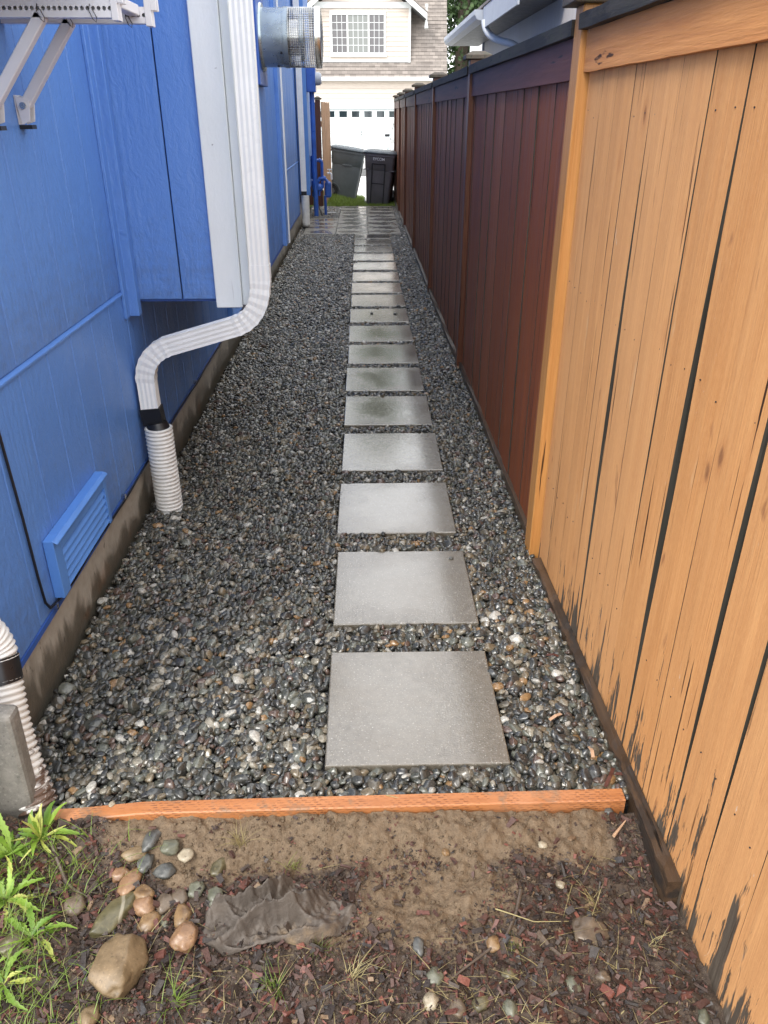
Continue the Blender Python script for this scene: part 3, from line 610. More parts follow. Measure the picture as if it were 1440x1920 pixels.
bk.prism([(-1.2, 1.325, -.06), (q0.x-.012, 1.325, -.06), (q0.x-.002, 1.325, .31), (-1.2, 1.325, .335)], (0, .05, 0)); blk = build('concrete_block', bk, M['block'], bevel=.012, bseg=2); blk.location = (0, 0, 0)
tag(blk, 'weathered grey concrete block standing at the left edge in front of the muddy pipe', 'concrete block')

# ------------------------------------------------------------------ flue vent on the bump-out
fv = thing('flue_vent', (BX, 3.85, 1.8), 'round galvanised flue vent with a mesh screen jutting from the blue wall', 'vent')
cy_, cz_, rv_ = 3.86, 1.790, .110
mb = MB(); mb.box(BX-.002, BX+.022, 3.71, 4.01, 1.61, 1.98); build('mounting_plate', mb, M['bluegear'], fv, bevel=.003)
def ring(mb, x, r, th, seg=48):
    mb.tube([(x, cy_+r*math.cos(2*PI*k/seg), cz_+r*math.sin(2*PI*k/seg)) for k in range(seg+1)], th, 5, up=(1, 0, 0), cap=False)
def drum(mb, xs_, rs_, seg=48, cap=False): mb.tube([(a_, cy_, cz_) for a_ in xs_], rs_, seg, cap=cap)
X = BX+.022
mb = MB(); drum(mb, [X, X+.001, X+.010, X+.011], [rv_+.016, rv_+.018, rv_+.014, rv_]); build('flange', mb, M['galv'], fv, smooth=True)
mb = MB(); drum(mb, [X+.005, X+.098, X+.099, X+.118, X+.119], [rv_, rv_, rv_+.003, rv_+.003, rv_]); build('collar', mb, M['galv'], fv, smooth=True)
mb = MB()
for k in range(13): ring(mb, X+.121+k*.0089, rv_, .0011)
for k in range(72):
    a_ = 2*PI*k/72; mb.tube([(X+.118, cy_+rv_*math.cos(a_), cz_+rv_*math.sin(a_)), (X+.234, cy_+rv_*math.cos(a_), cz_+rv_*math.sin(a_))], .0011, 4)
build('mesh_screen', mb, M['steel'], fv, smooth=True, stuff=True)
mb = MB(); drum(mb, [X+.008, X+.160, X+.161], [.068, .068, .0], 32); build('inner_pipe', mb, M['steel'], fv, smooth=True)
mb = MB(); drum(mb, [X+.165, X+.167, X+.181, X+.183], [.0, .088, .088, .0], 36); build('baffle', mb, M['galv'], fv, smooth=True)
mb = MB(); drum(mb, [X+.231, X+.232, X+.252, X+.256, X+.262, X+.263], [rv_, rv_+.004, rv_+.004, rv_+.002, .06, .0]); build('end_cap', mb, M['steel'], fv, smooth=True)
for a_, xx in ((150, .07), (195, .085), (240, .09), (110, .09)):
    mb = MB(); a2 = R(a_+40); d_ = Vector((0, math.cos(a2+PI*.35), math.sin(a2+PI*.35))); c0 = Vector((X+xx, cy_, cz_)) + d_*rv_; mb.tube([c0, c0+d_*.004], .005, 8); build('screw', mb, M['chain'], fv)

# ------------------------------------------------------------------ bracket pair that carries the wall unit
def plate_holes(mb, x0, x1, z0, z1, y, nh, r=.0048, th=.0025):
    w_ = (x1-x0)/nh; zc = (z0+z1)/2
    for i in range(nh):
        xc = x0+w_*(i+.5); out = [(x0+w_*(i+1), z1), (xc, z1), (x0+w_*i, z1), (x0+w_*i, zc), (x0+w_*i, z0), (xc, z0), (x0+w_*(i+1), z0), (x0+w_*(i+1), zc)]
        inn = [(xc+r*math.cos(R(45+45*k)), zc+r*math.sin(R(45+45*k))) for k in range(8)]
        o_ = len(mb.v)
        for (a_, b_) in out+inn: mb.v.append((a_, y, b_))
        for (a_, b_) in out+inn: mb.v.append((a_, y+th, b_))
        for k in range(8):
            k2 = (k+1) % 8; mb.f += [(o_+k, o_+8+k, o_+8+k2, o_+k2), (o_+16+k, o_+16+k2, o_+24+k2, o_+24+k), (o_+8+k, o_+24+k, o_+24+k2, o_+8+k2)]
def bracket(yb, xe, z0, label, xs0=XW+.004):
    t = thing('support_bracket', (XW, yb, 1.5), label, 'bracket', 'white steel support brackets on the wall')
    mb = MB(); wy = .030; zt = z0+.036
    plate_holes(mb, xs0+.06, xe, z0, zt, yb, 22); mb.box(xs0, xs0+.059, yb, yb+.0025, z0, zt)
    mb.box(xs0, xe, yb+.0026, yb+wy, zt-.003, zt); mb.box(xs0, xe, yb+.0026, yb+wy, z0, z0+.003); mb.box(xs0, xe, yb+wy-.0025, yb+wy, z0+.0031, zt-.0031); build('arm', mb, M['bracket'], t)
    mb = MB(); a_ = Vector((XW+.022, yb+.014, 1.520)); b_ = Vector((-.745, yb+.014, z0+.006)); d_ = (b_-a_)
    mb.tube([a_, b_], 1, prof=[(.013, .014), (-.013, .014), (-.013, -.014), (.013, -.014)], up=(0, 1, 0)); build('strut', mb, M['bracket'], t, bevel=.002)
    mb = MB(); mb.prism([(XW+.003, yb-.004, 1.545), (XW+.040, yb-.004, 1.530), (XW+.032, yb-.004, 1.482), (XW+.010, yb-.004, 1.475)], (0, .004, 0)); mb.prism([(XW+.003, yb+.030, 1.545), (XW+.040, yb+.030, 1.530), (XW+.032, yb+.030, 1.482), (XW+.010, yb+.030, 1.475)], (0, .004, 0)); mb.box(XW+.001, XW+.0028, yb-.004, yb+.034, 1.475, 1.545); build('foot_plate', mb, M['bracket'], t)
    mb = MB(); mb.tube([(XW+.022, yb-.010, 1.520), (XW+.022, yb-.003, 1.520)], .0085, 10); build('bolt', mb, M['steel'], t)
    mb = MB(); mb.box(XW+.001, XW+.034, yb-.002, yb+.032, 1.464, 1.474); build('rubber_pad', mb, M['black'], t)
    mb = MB(); mb.box(xe-.004, xe+.012, yb-.002, yb+.034, z0-.006, zt+.022); mb.box(xe+.012, xe+.026, yb-.002, yb+.006, zt-.008, zt+.022); mb.box(xe+.012, xe+.026, yb+.026, yb+.034, zt-.008, zt+.018); build('end_stop', mb, M['bracket'], t, bevel=.001)
    for q in (xe-.05, -.745):
        mb = MB(); mb.tube([(q, yb-.006, z0+.026), (q-.002, yb-.010, z0+.012), (q+.004, yb-.010, z0-.004), (q+.011, yb-.009, z0-.010), (q+.013, yb-.008, z0-.001), (q+.004, yb-.006, z0+.016)], .0011, 5); build('cotter_pin', mb, M['chain'], t)
    return t
bracket(2.335, -.545, 1.706, 'farther white perforated bracket whose strut foot is bolted to the blue wall')
bracket(2.135, -.575, 1.700, 'nearer white perforated bracket at the upper left edge, its foot cut by the frame')
mb = MB(); mb.box(-.592, -.562, 2.166, 2.334, 1.722, 1.746); rl = build('bracket_rail', mb, M['bracket'], bevel=.002)
tag(rl, 'short white cross rail joining the ends of the two brackets', 'rail')
ac = thing('air_conditioner', (-.86, 2.2, 1.748), 'dark underside corner of a wall unit resting on the brackets at the upper left corner', 'air conditioner')
mb = MB(); mb.box(XW+.002, -.60, 1.76, 2.30, 1.790, 2.12); build('casing', mb, M['grey'], ac, bevel=.01, bseg=2)
mb = MB(); mb.box(XW+.03, XW+.09, 1.90, 2.28, 1.744, 1.789); build('drain_pan', mb, M['grey'], ac, bevel=.004)

# ------------------------------------------------------------------ meters at the far end of the wall
em = thing('electric_meter', (-.76, 13.54, 0), 'blue painted electric meter box with round glass meter at the far house end', 'meter')
mb = MB(); mb.box(-.838, -.700, 13.40, 13.68, 1.80, 2.16); build('box', mb, M['bluegear'], em, bevel=.006)
mb = MB(); mb.tube([(-.700, 13.54, 1.98), (-.64, 13.54, 1.98), (-.61, 13.54, 1.98)], [.088, .088, .065], 20); build('meter_glass', mb, M['ntrim'], em, smooth=True)
mb = MB(); mb.tube([(-.765, 13.54, 1.80), (-.765, 13.54, -.05)], .038, 14); build('conduit', mb, M['bluegear'], em, smooth=True)
gm = thing('gas_meter', (-.70, 13.9, 0), 'blue painted gas meter with regulator and pipes standing by the far wall', 'gas meter')
mb = MB(); mb.box(-.63, -.52, 13.82, 14.02, .26, .50); build('meter_body', mb, M['bluegear'], gm, bevel=.03, bseg=3)
mb = MB(); mb.box(-.84, -.755, 13.82, 14.0, .27, .52); build('side_box', mb, M['bluegear'], gm, bevel=.015, bseg=2)
mb = MB(); mb.tube([(-.715, 13.70, .42), (-.715, 13.74, .42), (-.715, 13.76, .42), (-.715, 13.84, .42)], [.03, .065, .065, .035], 18); build('regulator', mb, M['bluegear'], gm, smooth=True)
for path, rad_ in (([(-.62, 13.75, -.05), (-.62, 13.75, .30)], .022), ([(-.66, 13.8, .42), (-.66, 13.8, .78), (-.665, 13.8, .82), (-.70, 13.8, .83), (-.86, 13.8, .83)], .024), ([(-.76, 13.78, .47), (-.70, 13.78, .56), (-.62, 13.78, .56), (-.57, 13.78, .50)], .026), ([(-.80, 13.8, .55), (-.80, 13.8, .90)], .04), ([(-.715, 13.74, .30), (-.715, 13.74, .38)], .018)):
    mb = MB(); mb.tube(path, rad_, 12, up=(0, 1, 0)); build('pipe', mb, M['bluegear'], gm, smooth=True)
mb = MB(); mb.tube([(-.70, 13.77, .83), (-.675, 13.77, .83)], .034, 12); mb.tube([(-.64, 13.77, .56), (-.60, 13.77, .56)], .036, 12); build('valve', mb, M['bluegear'], gm, smooth=True)
mb = MB(); mb.tube([(-.83, 13.6, .42), (-.66, 13.55, -.01)], .011, 6); build('brace', mb, M['chain'], gm)
hb = thing('hose_bibb', (-.53, 14.4, .5), 'small white tap fitting beside the blue gas meter', 'tap')
mb = MB(); mb.tube([(-.60, 14.4, .60), (-.545, 14.4, .60), (-.53, 14.4, .585), (-.528, 14.4, .50)], .016, 8, up=(0, 1, 0)); build('spout', mb, M['white'], hb, smooth=True)
mb = MB(); mb.tube([(-.56, 14.38, .61), (-.56, 14.38, .66)], .008, 6); mb.box(-.60, -.52, 14.37, 14.39, .655, .668); build('handle', mb, M['white'], hb)
mb = MB(); mb.box(-.60, -.45, 13.95, 13.97, .0, .02); st = build('white_stake', mb, M['white'], bevel=.002); st.rotation_euler = (0, 0, 0)
tag(st, 'short white plastic strip lying on the gravel by the gas meter', 'strip')

# side gate fence beyond the meters
gf = thing('side_gate', (-.72, 15.0, 0), 'reddish wooden gate and capped post at the far corner of the blue house', 'gate')
for k in range(2):
    mb = MB(); x0 = -.995+k*.105; mb.box(x0, x0+.10, 15.02, 15.04, .03, 1.70-.02*k); build('board', mb, M['gate'], gf, bevel=.004)
mb = MB(); mb.box(-.80, -.712, 14.98, 15.07, -.1, 1.72); build('post', mb, M['gate'], gf, bevel=.004)
mb = MB(); mb.box(-.825, -.687, 14.955, 15.095, 1.722, 1.748); mb.prism([(-.81, 14.97, 1.748), (-.702, 14.97, 1.748), (-.735, 15.0, 1.772), (-.777, 15.0, 1.772)], (0, .11, 0)); build('post_cap', mb, M['capmoss'], gf)
for k in range(8):
    ya = 15.08+k*.145; xa = -.706+k*.0135; mb = MB(); mb.box(xa, xa+.018, ya, ya+.138, .03, 1.69+.01*math.sin(k*3)); build('board', mb, M['gatelt'], gf, bevel=.004)  # leaf boards painted paler for the street light they face
mb = MB(); mb.box(-.722, -.707, 15.08, 15.3, 1.3, 1.39); mb.box(-.722, -.707, 15.08, 15.3, .3, .39); build('rail', mb, M['gatelt'], gf)

# ================================================================== FENCE ON THE RIGHT
posts = [(2.555, .618), (5.0, .612), (7.43, .606), (9.88, .602), (12.08, .600), (13.95, .598), (15.85, .597)]
ff = thing('dark_fence', (.65, 9, 0), 'long dark reddish brown board fence running down the right side beyond the orange section', 'fence')
def wavy_board(w_, h_, th, seed, seg=8, amp=.0022):
    rn = random.Random(seed); mb = MB(); zs_ = [h_*i/seg for i in range(seg+1)]; ea = [rn.uniform(-amp, amp) for _ in zs_]; eb = [rn.uniform(-amp, amp) for _ in zs_]
    for i, z_ in enumerate(zs_):
        mb.v += [(0, ea[i], z_), (0, w_+eb[i], z_), (th, w_+eb[i], z_), (th, ea[i], z_)]
    for i in range(seg):
        for k in range(4): a_ = i*4+k; b_ = i*4+(k+1) % 4; mb.f.append((a_, a_+4, b_+4, b_))
    mb.f += [(0, 1, 2, 3), tuple(seg*4+k for k in (3, 2, 1, 0))]; return mb
FB = [wavy_board(.1385, 1.63, .016, s_, 6).mesh('fence_board', M['far'], bevel=0) for s_ in range(6)]
for me_ in FB:
    me_.materials.append(M['backboard'])
    for p_ in me_.polygons:
        if abs(p_.normal.y) > .7: p_.material_index = 1  # edges coloured dark as shade between boards, so they stop catching light
FZ0 = .035
yb = 2.605; i = 0
while yb < 15.75:
    nxt = min([p_[0] for p_ in posts if p_[0] > yb] + [99])
    xx = .648 - .003*(yb-2.5)
    if xx < .632: xx = .632
    link('board', FB[i % 6], ff, (xx + .002*math.sin(i*2.7) - .65, yb-9, FZ0+.0), (0, 0, R(-.15+.5*math.sin(i*1.9))))
    yb += .1415; i += 1
mb = MB(); mb.box(.668, .674, 2.6, 15.9, .05, 1.66); build('back_panel', mb, M['backboard'], ff)
for k, (py_, px_) in enumerate(posts):
    if k == 0: continue
    mb = MB(); mb.box(px_, px_+.09, py_-.045, py_+.045, -.1, 1.772); build('post', mb, M['postdk'], ff, bevel=.003)
def postcap(x, y, z, parent, s=.075, mat='capmoss', h=.030):
    mb = MB(); mb.box(x-s, x+s, y-s, y+s, z, z+h*.75)
    o_ = [(x-s*.93, y-s*.93), (x+s*.93, y-s*.93), (x+s*.93, y+s*.93), (x-s*.93, y+s*.93)]; t_ = [(x-s*.5, y-s*.5), (x+s*.5, y-s*.5), (x+s*.5, y+s*.5), (x-s*.5, y+s*.5)]
    mb.add([(*p_, z+h*.75+.0005) for p_ in o_]+[(*p_, z+h*1.35) for p_ in t_], [(0, 1, 5, 4), (1, 2, 6, 5), (2, 3, 7, 6), (3, 0, 4, 7), (4, 5, 6, 7)])
    return build('post_cap', mb, M[mat], parent, bevel=.003)
for k, (py_, px_) in enumerate(posts):
    if k: postcap(px_+.045, py_, 1.772, ff)
for k in range(len(posts)-1):
    (ya, xa), (yb_, xb) = posts[k], posts[k+1]; ya += .047; yb_ -= .047; xa += .014; xb += .014
    dx = xb-xa
    def strip(name, x_off, th, z0, z1, mat, jit=0):
        mb = MB(); n_ = 6
        for q in range(n_+1):
            t_ = q/n_; y_ = ya+(yb_-ya)*t_; x_ = xa+dx*t_+x_off + jit*math.sin(q*2.1+k); mb.v += [(x_, y_, z0+jit*.8*math.cos(q*1.7+k)), (x_+th, y_, z0), (x_+th, y_, z1), (x_, y_, z1+jit*.8*math.sin(q*2.9+k*2))]
        for q in range(n_):
            for c_ in range(4): a_ = q*4+c_; b_ = q*4+(c_+1) % 4; mb.f.append((a_, b_, b_+4, a_+4))
        mb.f += [(3, 2, 1, 0), tuple(n_*4+c_ for c_ in range(4))]
        return build(name, mb, M[mat], ff)
    strip('top_rail', 0, .018, 1.590, 1.700, 'raildk', .0008)
    strip('cap_rail', -.022, .115, 1.7005, 1.742, 'caprail', .0012)
    strip('kick_board', -.012 if k else -.002, .024, -.10, .045, 'kickgrey' if k > 1 else 'kick', .004)
# near section
nf = thing('orange_fence', (.66, 1.2, 0), 'near orange stained cedar fence section with dark gaps and worn peeling feet on the right', 'fence')
def nx(y): return .652 + (2.5-y)*.016
seams = [(2.505, 0), (2.375, .004), (2.235, .003), (2.100, .006), (1.965, .018), (1.805, .004), (1.650, .007), (1.500, .026), (1.345, .0045), (1.187, .016), (1.03, .012), (.88, .006), (.73, .012), (.585, .006), (.44, .003), (.29, .004), (.14, .003), (-.01, .004)]
for k in range(len(seams)-1):
    y1, g1 = seams[k]; y0, g0 = seams[k+1]; rn = random.Random(k*3+1); mb = MB(); seg = 26; ztop = 1.66; z0 = -.055
    ph = rn.uniform(0, 6)
    for q in range(seg+1):
        z_ = z0+(ztop-z0)*q/seg; h = q/seg
        gf = lambda yy_: max(.12, .25+.80*math.sin(PI*min(1, max(0, h*1.02)))**1.5 + .10*math.sin(h*9+yy_*40)); js = lambda yy_: .0016*fbm(h*4, yy_*9, 2)
        gl = g1*.5*gf(y1) + js(y1); gr = g0*.5*gf(y0) - js(y0)
        cup = .0012*math.sin(ph+h*3); a_, b_ = y0+max(.0004, gr), y1-max(.0004, gl); xm = nx((a_+b_)/2)
        mb.v += [(nx(a_)+cup, a_, z_), (xm-.0015+cup, (a_+b_)/2, z_), (nx(b_)+cup, b_, z_), (nx(b_)+.017, b_, z_), (nx(a_)+.017, a_, z_)]
    for q in range(seg):
        for c_ in range(5): a_ = q*5+c_; b_ = q*5+(c_+1) % 5; mb.f.append((a_, a_+5, b_+5, b_))
    mb.f += [(0, 1, 2, 3, 4), tuple(seg*5+c_ for c_ in (4, 3, 2, 1, 0))]
    ob = build('board', mb, M['near'], nf); ob.data.materials.append(M['backboard'])
    for p_ in ob.data.polygons:
        if abs(p_.normal.y) > .7: p_.material_index = 1
mb = MB(); mb.prism([(nx(2.5)+.018, 2.5, -.05), (nx(-.1)+.018, -.1, -.05), (nx(-.1)+.034, -.1, -.05), (nx(2.5)+.034, 2.5, -.05)], (0, 0, 1.70)); build('back_boards', mb, M['backboard'], nf)
def nstrip(name, xo, th, z0, z1, mat, y0=-.2, y1=2.506, n_=40, amp=.0015, dz=0, bev=0):
    mb = MB()
    for q in range(n_+1):
        t_ = q/n_; y_ = y1+(y0-y1)*t_; x_ = nx(y_)+xo; a_ = amp*fbm(y_*9, z0*7, 3); b_ = amp*fbm(y_*13, z1*7, 8); d_ = dz*t_
        mb.v += [(x_+a_, y_, z0+a_*1.5+d_), (x_+th, y_, z0+d_), (x_+th, y_, z1+d_), (x_+b_, y_, z1+b_*1.5+d_)]
    for q in range(n_):
        for c_ in range(4): e = q*4+c_; g_ = q*4+(c_+1) % 4; mb.f.append((e, e+4, g_+4, g_))
    mb.f += [(0, 1, 2, 3), tuple(n_*4+c_ for c_ in (3, 2, 1, 0))]
    return build(name, mb, M[mat], nf)
nstrip('top_rail', -.0195, .018, 1.606, 1.708, 'railor', amp=.002)
nstrip('cap_rail', -.045, .12, 1.7085, 1.748, 'caprail', amp=.003)
nstrip('kick_board', -.032, .030, -.12, .026, 'kick', y0=1.09, y1=2.46, amp=.005)
mb = MB(); rn = random.Random(5)
for k in range(len(seams)-5):
    for fr_ in (.25, .75):
        for zz in (.34, 1.02, 1.50):
            y_ = seams[k][0]+(seams[k+1][0]-seams[k][0])*fr_+rn.uniform(-.006, .006); z_ = zz+rn.uniform(-.012, .012); xm_ = nx(y_)-.0006
            mb.tube([(xm_-.0012, y_, z_), (xm_+.003, y_, z_)], .0017, 7)
build('nail_heads', mb, M['chain'], nf, stuff=True)
px_ = .618; mb = MB(); mb.box(px_, px_+.092, 2.510, 2.600, -.12, 1.772); build('post', mb, M['postor'], nf, bevel=.004)
postcap(px_+.046, 2.555, 1.7725, nf, .080, 'capmoss', .034)
# torn splinters on the post top and a pale split in one board
for k in range(5):
    rn = random.Random(k); mb = MB(); b_ = Vector((.640+.004*k, 2.497, 1.735-.004*k)); mb.tube([b_, b_+Vector((-.006+rn.uniform(-.01, .01), -.016, -.02)), b_+Vector((-.002+rn.uniform(-.008, .012), -.020, -.05-rn.random()*.03))], [.004, .003, .0004], 5); build('splinter', mb, M['gatelt'], nf)
sp0 = [(1.742, 1.20), (1.737, 1.10), (1.732, 1.0), (1.728, .90), (1.726, .82)]

# ================================================================== TIMBER EDGING
mb = MB(); n_ = 40
P0, P1 = Vector((-.76, 1.318, 0)), Vector((.618, 1.330, 0))
for q in range(n_+1):
    p_ = P0.lerp(P1, q/n_); x_, y_ = p_.x, p_.y; j = .0012*fbm(x_*14, 2); zt = .030 - .018*sstep(-.5, -.76, x_)
    mb.v += [(x_, y_-.0195+j, -.10), (x_, y_-.0195+j, zt-.003), (x_, y_-.0165+j, zt), (x_, y_+.0165+j, zt), (x_, y_+.0195+j, zt-.003), (x_, y_+.0195, -.10)]
for q in range(n_):
    for c_ in range(6): a_ = q*6+c_; b_ = q*6+(c_+1) % 6; mb.f.append((a_, b_, b_+6, a_+6))
mb.f += [(5, 4, 3, 2, 1, 0), tuple(n_*6+c_ for c_ in range(6))]
te = build('timber_edging', mb, M['timber']); tag(te, 'orange pressure treated timber edging board holding back the gravel, muddy in places', 'edging board')

# ================================================================== MULCH, STONES, CLOTH, PLANTS IN THE FOREGROUND
def chips(N_, rmin, rmax, keep, zoff):
    P, Rr, Sc = [], [], []
    while len(P) < N_:
        x_, y_ = random.uniform(-1.05, .66), random.uniform(.55, 1.292)
        s_ = sandf(x_, y_)+.5*fbm(x_*7, y_*7, 2)
        if s_ > keep and random.random() > .05: continue
        r_ = rmin+(rmax-rmin)*random.random()**2.2
        P.append((x_, y_, soil_z(x_, y_)+zoff*random.random())); Rr.append((random.gauss(0, .35), random.gauss(0, .35), random.uniform(0, 6.3))); Sc.append((r_, r_*random.uniform(.22, .6), r_*random.uniform(.10, .28)))
    return P, Rr, Sc
p1, r1, s1 = chips(6500, .0035, .0135, .48, .012); p2_, r2, s2 = chips(24000, .0012, .0052, .78, .008)
scatter('bark_mulch', p1+p2_, r1+r2, s1+s2, rng.integers(0, 6, 30500), [('chip', k, 2.3, 1.1) for k in range(6)], M['chip'], 'reddish brown shredded bark mulch scattered over the bare soil', 'mulch')

NCR = 14000; P_, R2, S3 = [], [], []
while len(P_) < NCR:
    x_, y_ = random.uniform(-1.0, .64), random.uniform(.6, 1.297)
    if fbm(x_*11, y_*11, 6)+random.uniform(-.5, .5) < -.1: continue
    r_ = .0009+.0042*random.random()**4; P_.append((x_, y_, soil_z(x_, y_)+r_*.2)); R2.append((random.uniform(0, 6), random.uniform(0, 6), random.uniform(0, 6))); S3.append((r_, r_*.85, r_*.7))
scatter('soil_crumbs', P_, R2, S3, rng.integers(0, 4, NCR), [('pebble', k+20, 1.3, 1.4) for k in range(4)], plain('crumbly_soil', (.13, .092, .056), .8, var=.6, sc=25, bump=.5, bsc=300), 'small crumbs of sandy brown soil on the bare ground below the timber', 'soil')
SM = {'tan': m_stone('tan_river_stone', (.115, .065, .030), (.27, .175, .085), .4), 'grey': m_stone('grey_river_stone', (.050, .051, .048), (.115, .115, .105), .4), 'brown': m_stone('brown_river_stone', (.075, .055, .038), (.165, .125, .085), .4),
      'green': m_stone('veined_olive_stone', (.050, .045, .020), (.145, .125, .062), .4, vein=(.36, .33, .25)), 'white': m_stone('pale_river_stone', (.20, .16, .105), (.38, .33, .24), .4), 'pink': m_stone('orange_brown_river_stone', (.14, .072, .036), (.30, .18, .098), .4), 'olive': m_stone('plain_olive_stone', (.052, .045, .022), (.145, .122, .065), .4),
      'rock': m_stone('ochre_rock', (.105, .070, .032), (.235, .165, .090), .55), 'greygreen': m_stone('grey_green_river_stone', (.072, .074, .050), (.165, .165, .118), .4)}
def stone(px, py, w_, h_, ang, mat, label, seed, rough=.16, name='stone', flat=.62, sink=.35, cat='stone', group='river stones lying on the mulch'):
    if py > 1800 and px > 700: w_ *= .84; h_ *= .84; sink = .5
    c = at(px, py, z=-.02); k_ = (c-Vector((0, 0, CAM_H))).dot(_f)/1440; a_ = w_*k_/2; b_ = h_*k_/2/ .80
    bm = bmesh.new(); bmesh.ops.create_icosphere(bm, subdivisions=4 if w_ > 45 else 3, radius=1); rn = random.Random(seed); o_ = Vector((rn.uniform(-9, 9), rn.uniform(-9, 9), seed))
    for v in bm.verts:
        n_ = v.co.normalized(); d_ = 1 + rough*mnoise.fractal(n_*1.3+o_, 1, 2, 2)*2.3 + .025*mnoise.noise(n_*6+o_)
        v.co = n_*d_
    for q_ in range(16 if name == 'rock' else 7):
        pn = Vector((rn.gauss(0, 1), rn.gauss(0, 1), rn.gauss(.2, .8))).normalized(); dd = rn.uniform(.66, .86) if name == 'rock' else rn.uniform(.80, .95)
        for v in bm.verts:
            e_ = v.co.dot(pn)-dd
            if e_ > 0: v.co -= pn*e_*.9
    m_ = Matrix.Rotation(R(ang), 4, 'Z') @ Matrix.Diagonal((a_, b_, min(a_, b_)*flat, 1))
    bm.transform(m_); me = bpy.data.meshes.new(name); bm.to_mesh(me); bm.free(); me.polygons.foreach_set('use_smooth', [True]*len(me.polygons)); me.materials.append(SM[mat])
    cc = Vector((c.x, c.y, soil_z(c.x, c.y)+min(a_, b_)*flat*(1-sink)))
    return tag(link(name, me, None, cc), label, cat, group)
stone(215, 1826, 108, 112, 10, 'rock', 'largest ochre angular rock in the mulch, at lower left', 3, .17, 'rock', .62, .25, 'rock')
stone(213, 1711, 48, 92, -32, 'green', 'long olive stone with pale veins above the largest rock', 5, .10)
stone(348, 1762, 54, 46, 0, 'pink', 'smooth pinkish orange stone lowest in the cobble cluster', 8, .09)
L_ = [(343, 1713, 36, 38, 'tan', 'ochre stone right of the tiny green one'), (278, 1724, 42, 40, 'tan', 'tan stone just left of the tiny green one'), (307, 1721, 18, 24, 'greygreen', 'tiny green wedge stone between two tan ones'),
      (270, 1693, 44, 36, 'pink', 'orange cobble beneath a flatter tan one'), (270, 1674, 42, 28, 'tan', 'flat tan cobble at the centre of the cluster'), (308, 1689, 34, 34, 'brown', 'blunt grey brown cobble at the centre of the cluster'),
      (337, 1678, 30, 32, 'brown', 'small brown grey oval stone beside the greenish one'), (368, 1665, 28, 30, 'greygreen', 'pale greenish stone at the right end of the cluster'), (245, 1652, 34, 52, 'pink', 'long pinkish stone leaning against the veined olive stone'),
      (224, 1638, 34, 26, 'pink', 'small flat pinkish stone at the left of the cluster'), (275, 1619, 30, 34, 'grey', 'round blue grey stone in the upper cluster'), (310, 1631, 42, 28, 'grey', 'wide dark grey stone in the upper cluster'),
      (321, 1601, 36, 28, 'greygreen', 'grey green stone at the top of the cluster'), (349, 1608, 28, 24, 'white', 'round cream stone at the top right of the cluster'), (286, 1589, 30, 40, 'grey', 'rough grey brown stone topmost in the cluster'),
      (254, 1607, 44, 26, 'rock', 'flat ochre slab stone at the top left of the cluster'), (410, 1625, 28, 34, 'olive', 'single olive brown stone left of the fabric'), (137, 1695, 40, 32, 'brown', 'smooth taupe stone among the green weeds'),
      (26, 1776, 46, 42, 'olive', 'dark green stone near the left edge under the weeds'), (402, 1678, 30, 34, 'greygreen', 'pale stone tucked under the fabric edge'), (817, 1829, 38, 34, 'greygreen', 'grey oval stone, leftmost of the bottom group'),
      (808, 1869, 38, 32, 'white', 'cream stone below the leftmost grey oval of the bottom group'), (858, 1882, 38, 38, 'brown', 'taupe oval stone low in the bottom group'), (903, 1877, 46, 28, 'olive', 'half buried olive stone in the bottom group'),
      (957, 1889, 34, 36, 'greygreen', 'pale green stone right of the half buried olive one'), (956, 1822, 40, 28, 'olive', 'olive grey stone above the bottom group'), (1076, 1840, 32, 36, 'greygreen', 'single upright pale grey stone right of centre'),
      (924, 1773, 28, 24, 'tan', 'small cream and tan pebble beside the twig'), (1323, 1896, 26, 32, 'greygreen', 'small pale stone near the lower right corner by the fence'), (1132, 1823, 34, 22, 'brown', 'flat brown stone half buried at right'),
      (785, 1768, 22, 28, 'grey', 'small grey stone half buried left of the twig'), (1017, 1588, 18, 12, 'white', 'small pale pebble beneath the timber edging near the fence'), (1051, 1652, 20, 14, 'white', 'white chipped pebble on the right of the mulch'),
      (215, 1531, 12, 12, 'white', 'round white pebble on the soil below the left end of the timber'), (442, 1530, 14, 10, 'white', 'small white pebble just below the middle of the timber'), (423, 1527, 14, 13, 'grey', 'small dark pebble beside a white one below the timber'),
      (327, 1526, 18, 10, 'grey', 'flat dark pebble lying on the soil at the timber'), (835, 1600, 16, 14, 'tan', 'small orange tan pebble on the bare sandy soil'), (1140, 1532, 18, 14, 'grey', 'small blue grey pebble near the right end of the timber'),
      (1137, 1520, 12, 10, 'white', 'tiny white pebble near the right end of the timber'), (741, 1531, 22, 12, 'white', 'pale flat pebble on the soil below the largest paver'), (1133, 1868, 20, 16, 'brown', 'small brown pebble low on the right')]
for q, (a_, b_, c_, d_, e_, l_) in enumerate(L_): stone(a_, b_, c_, d_, random.Random(q).uniform(-25, 25), e_, l_, 20+q, .15)
stone(1108, 1745, 88, 56, 8, 'brown', 'flat grey brown rock sunk in the mulch at the right', 71, .25, 'rock', .30, .55, 'rock')
stone(165, 1905, 40, 34, 0, 'rock', 'dull brown stone at the bottom edge among the grass', 74, .2)

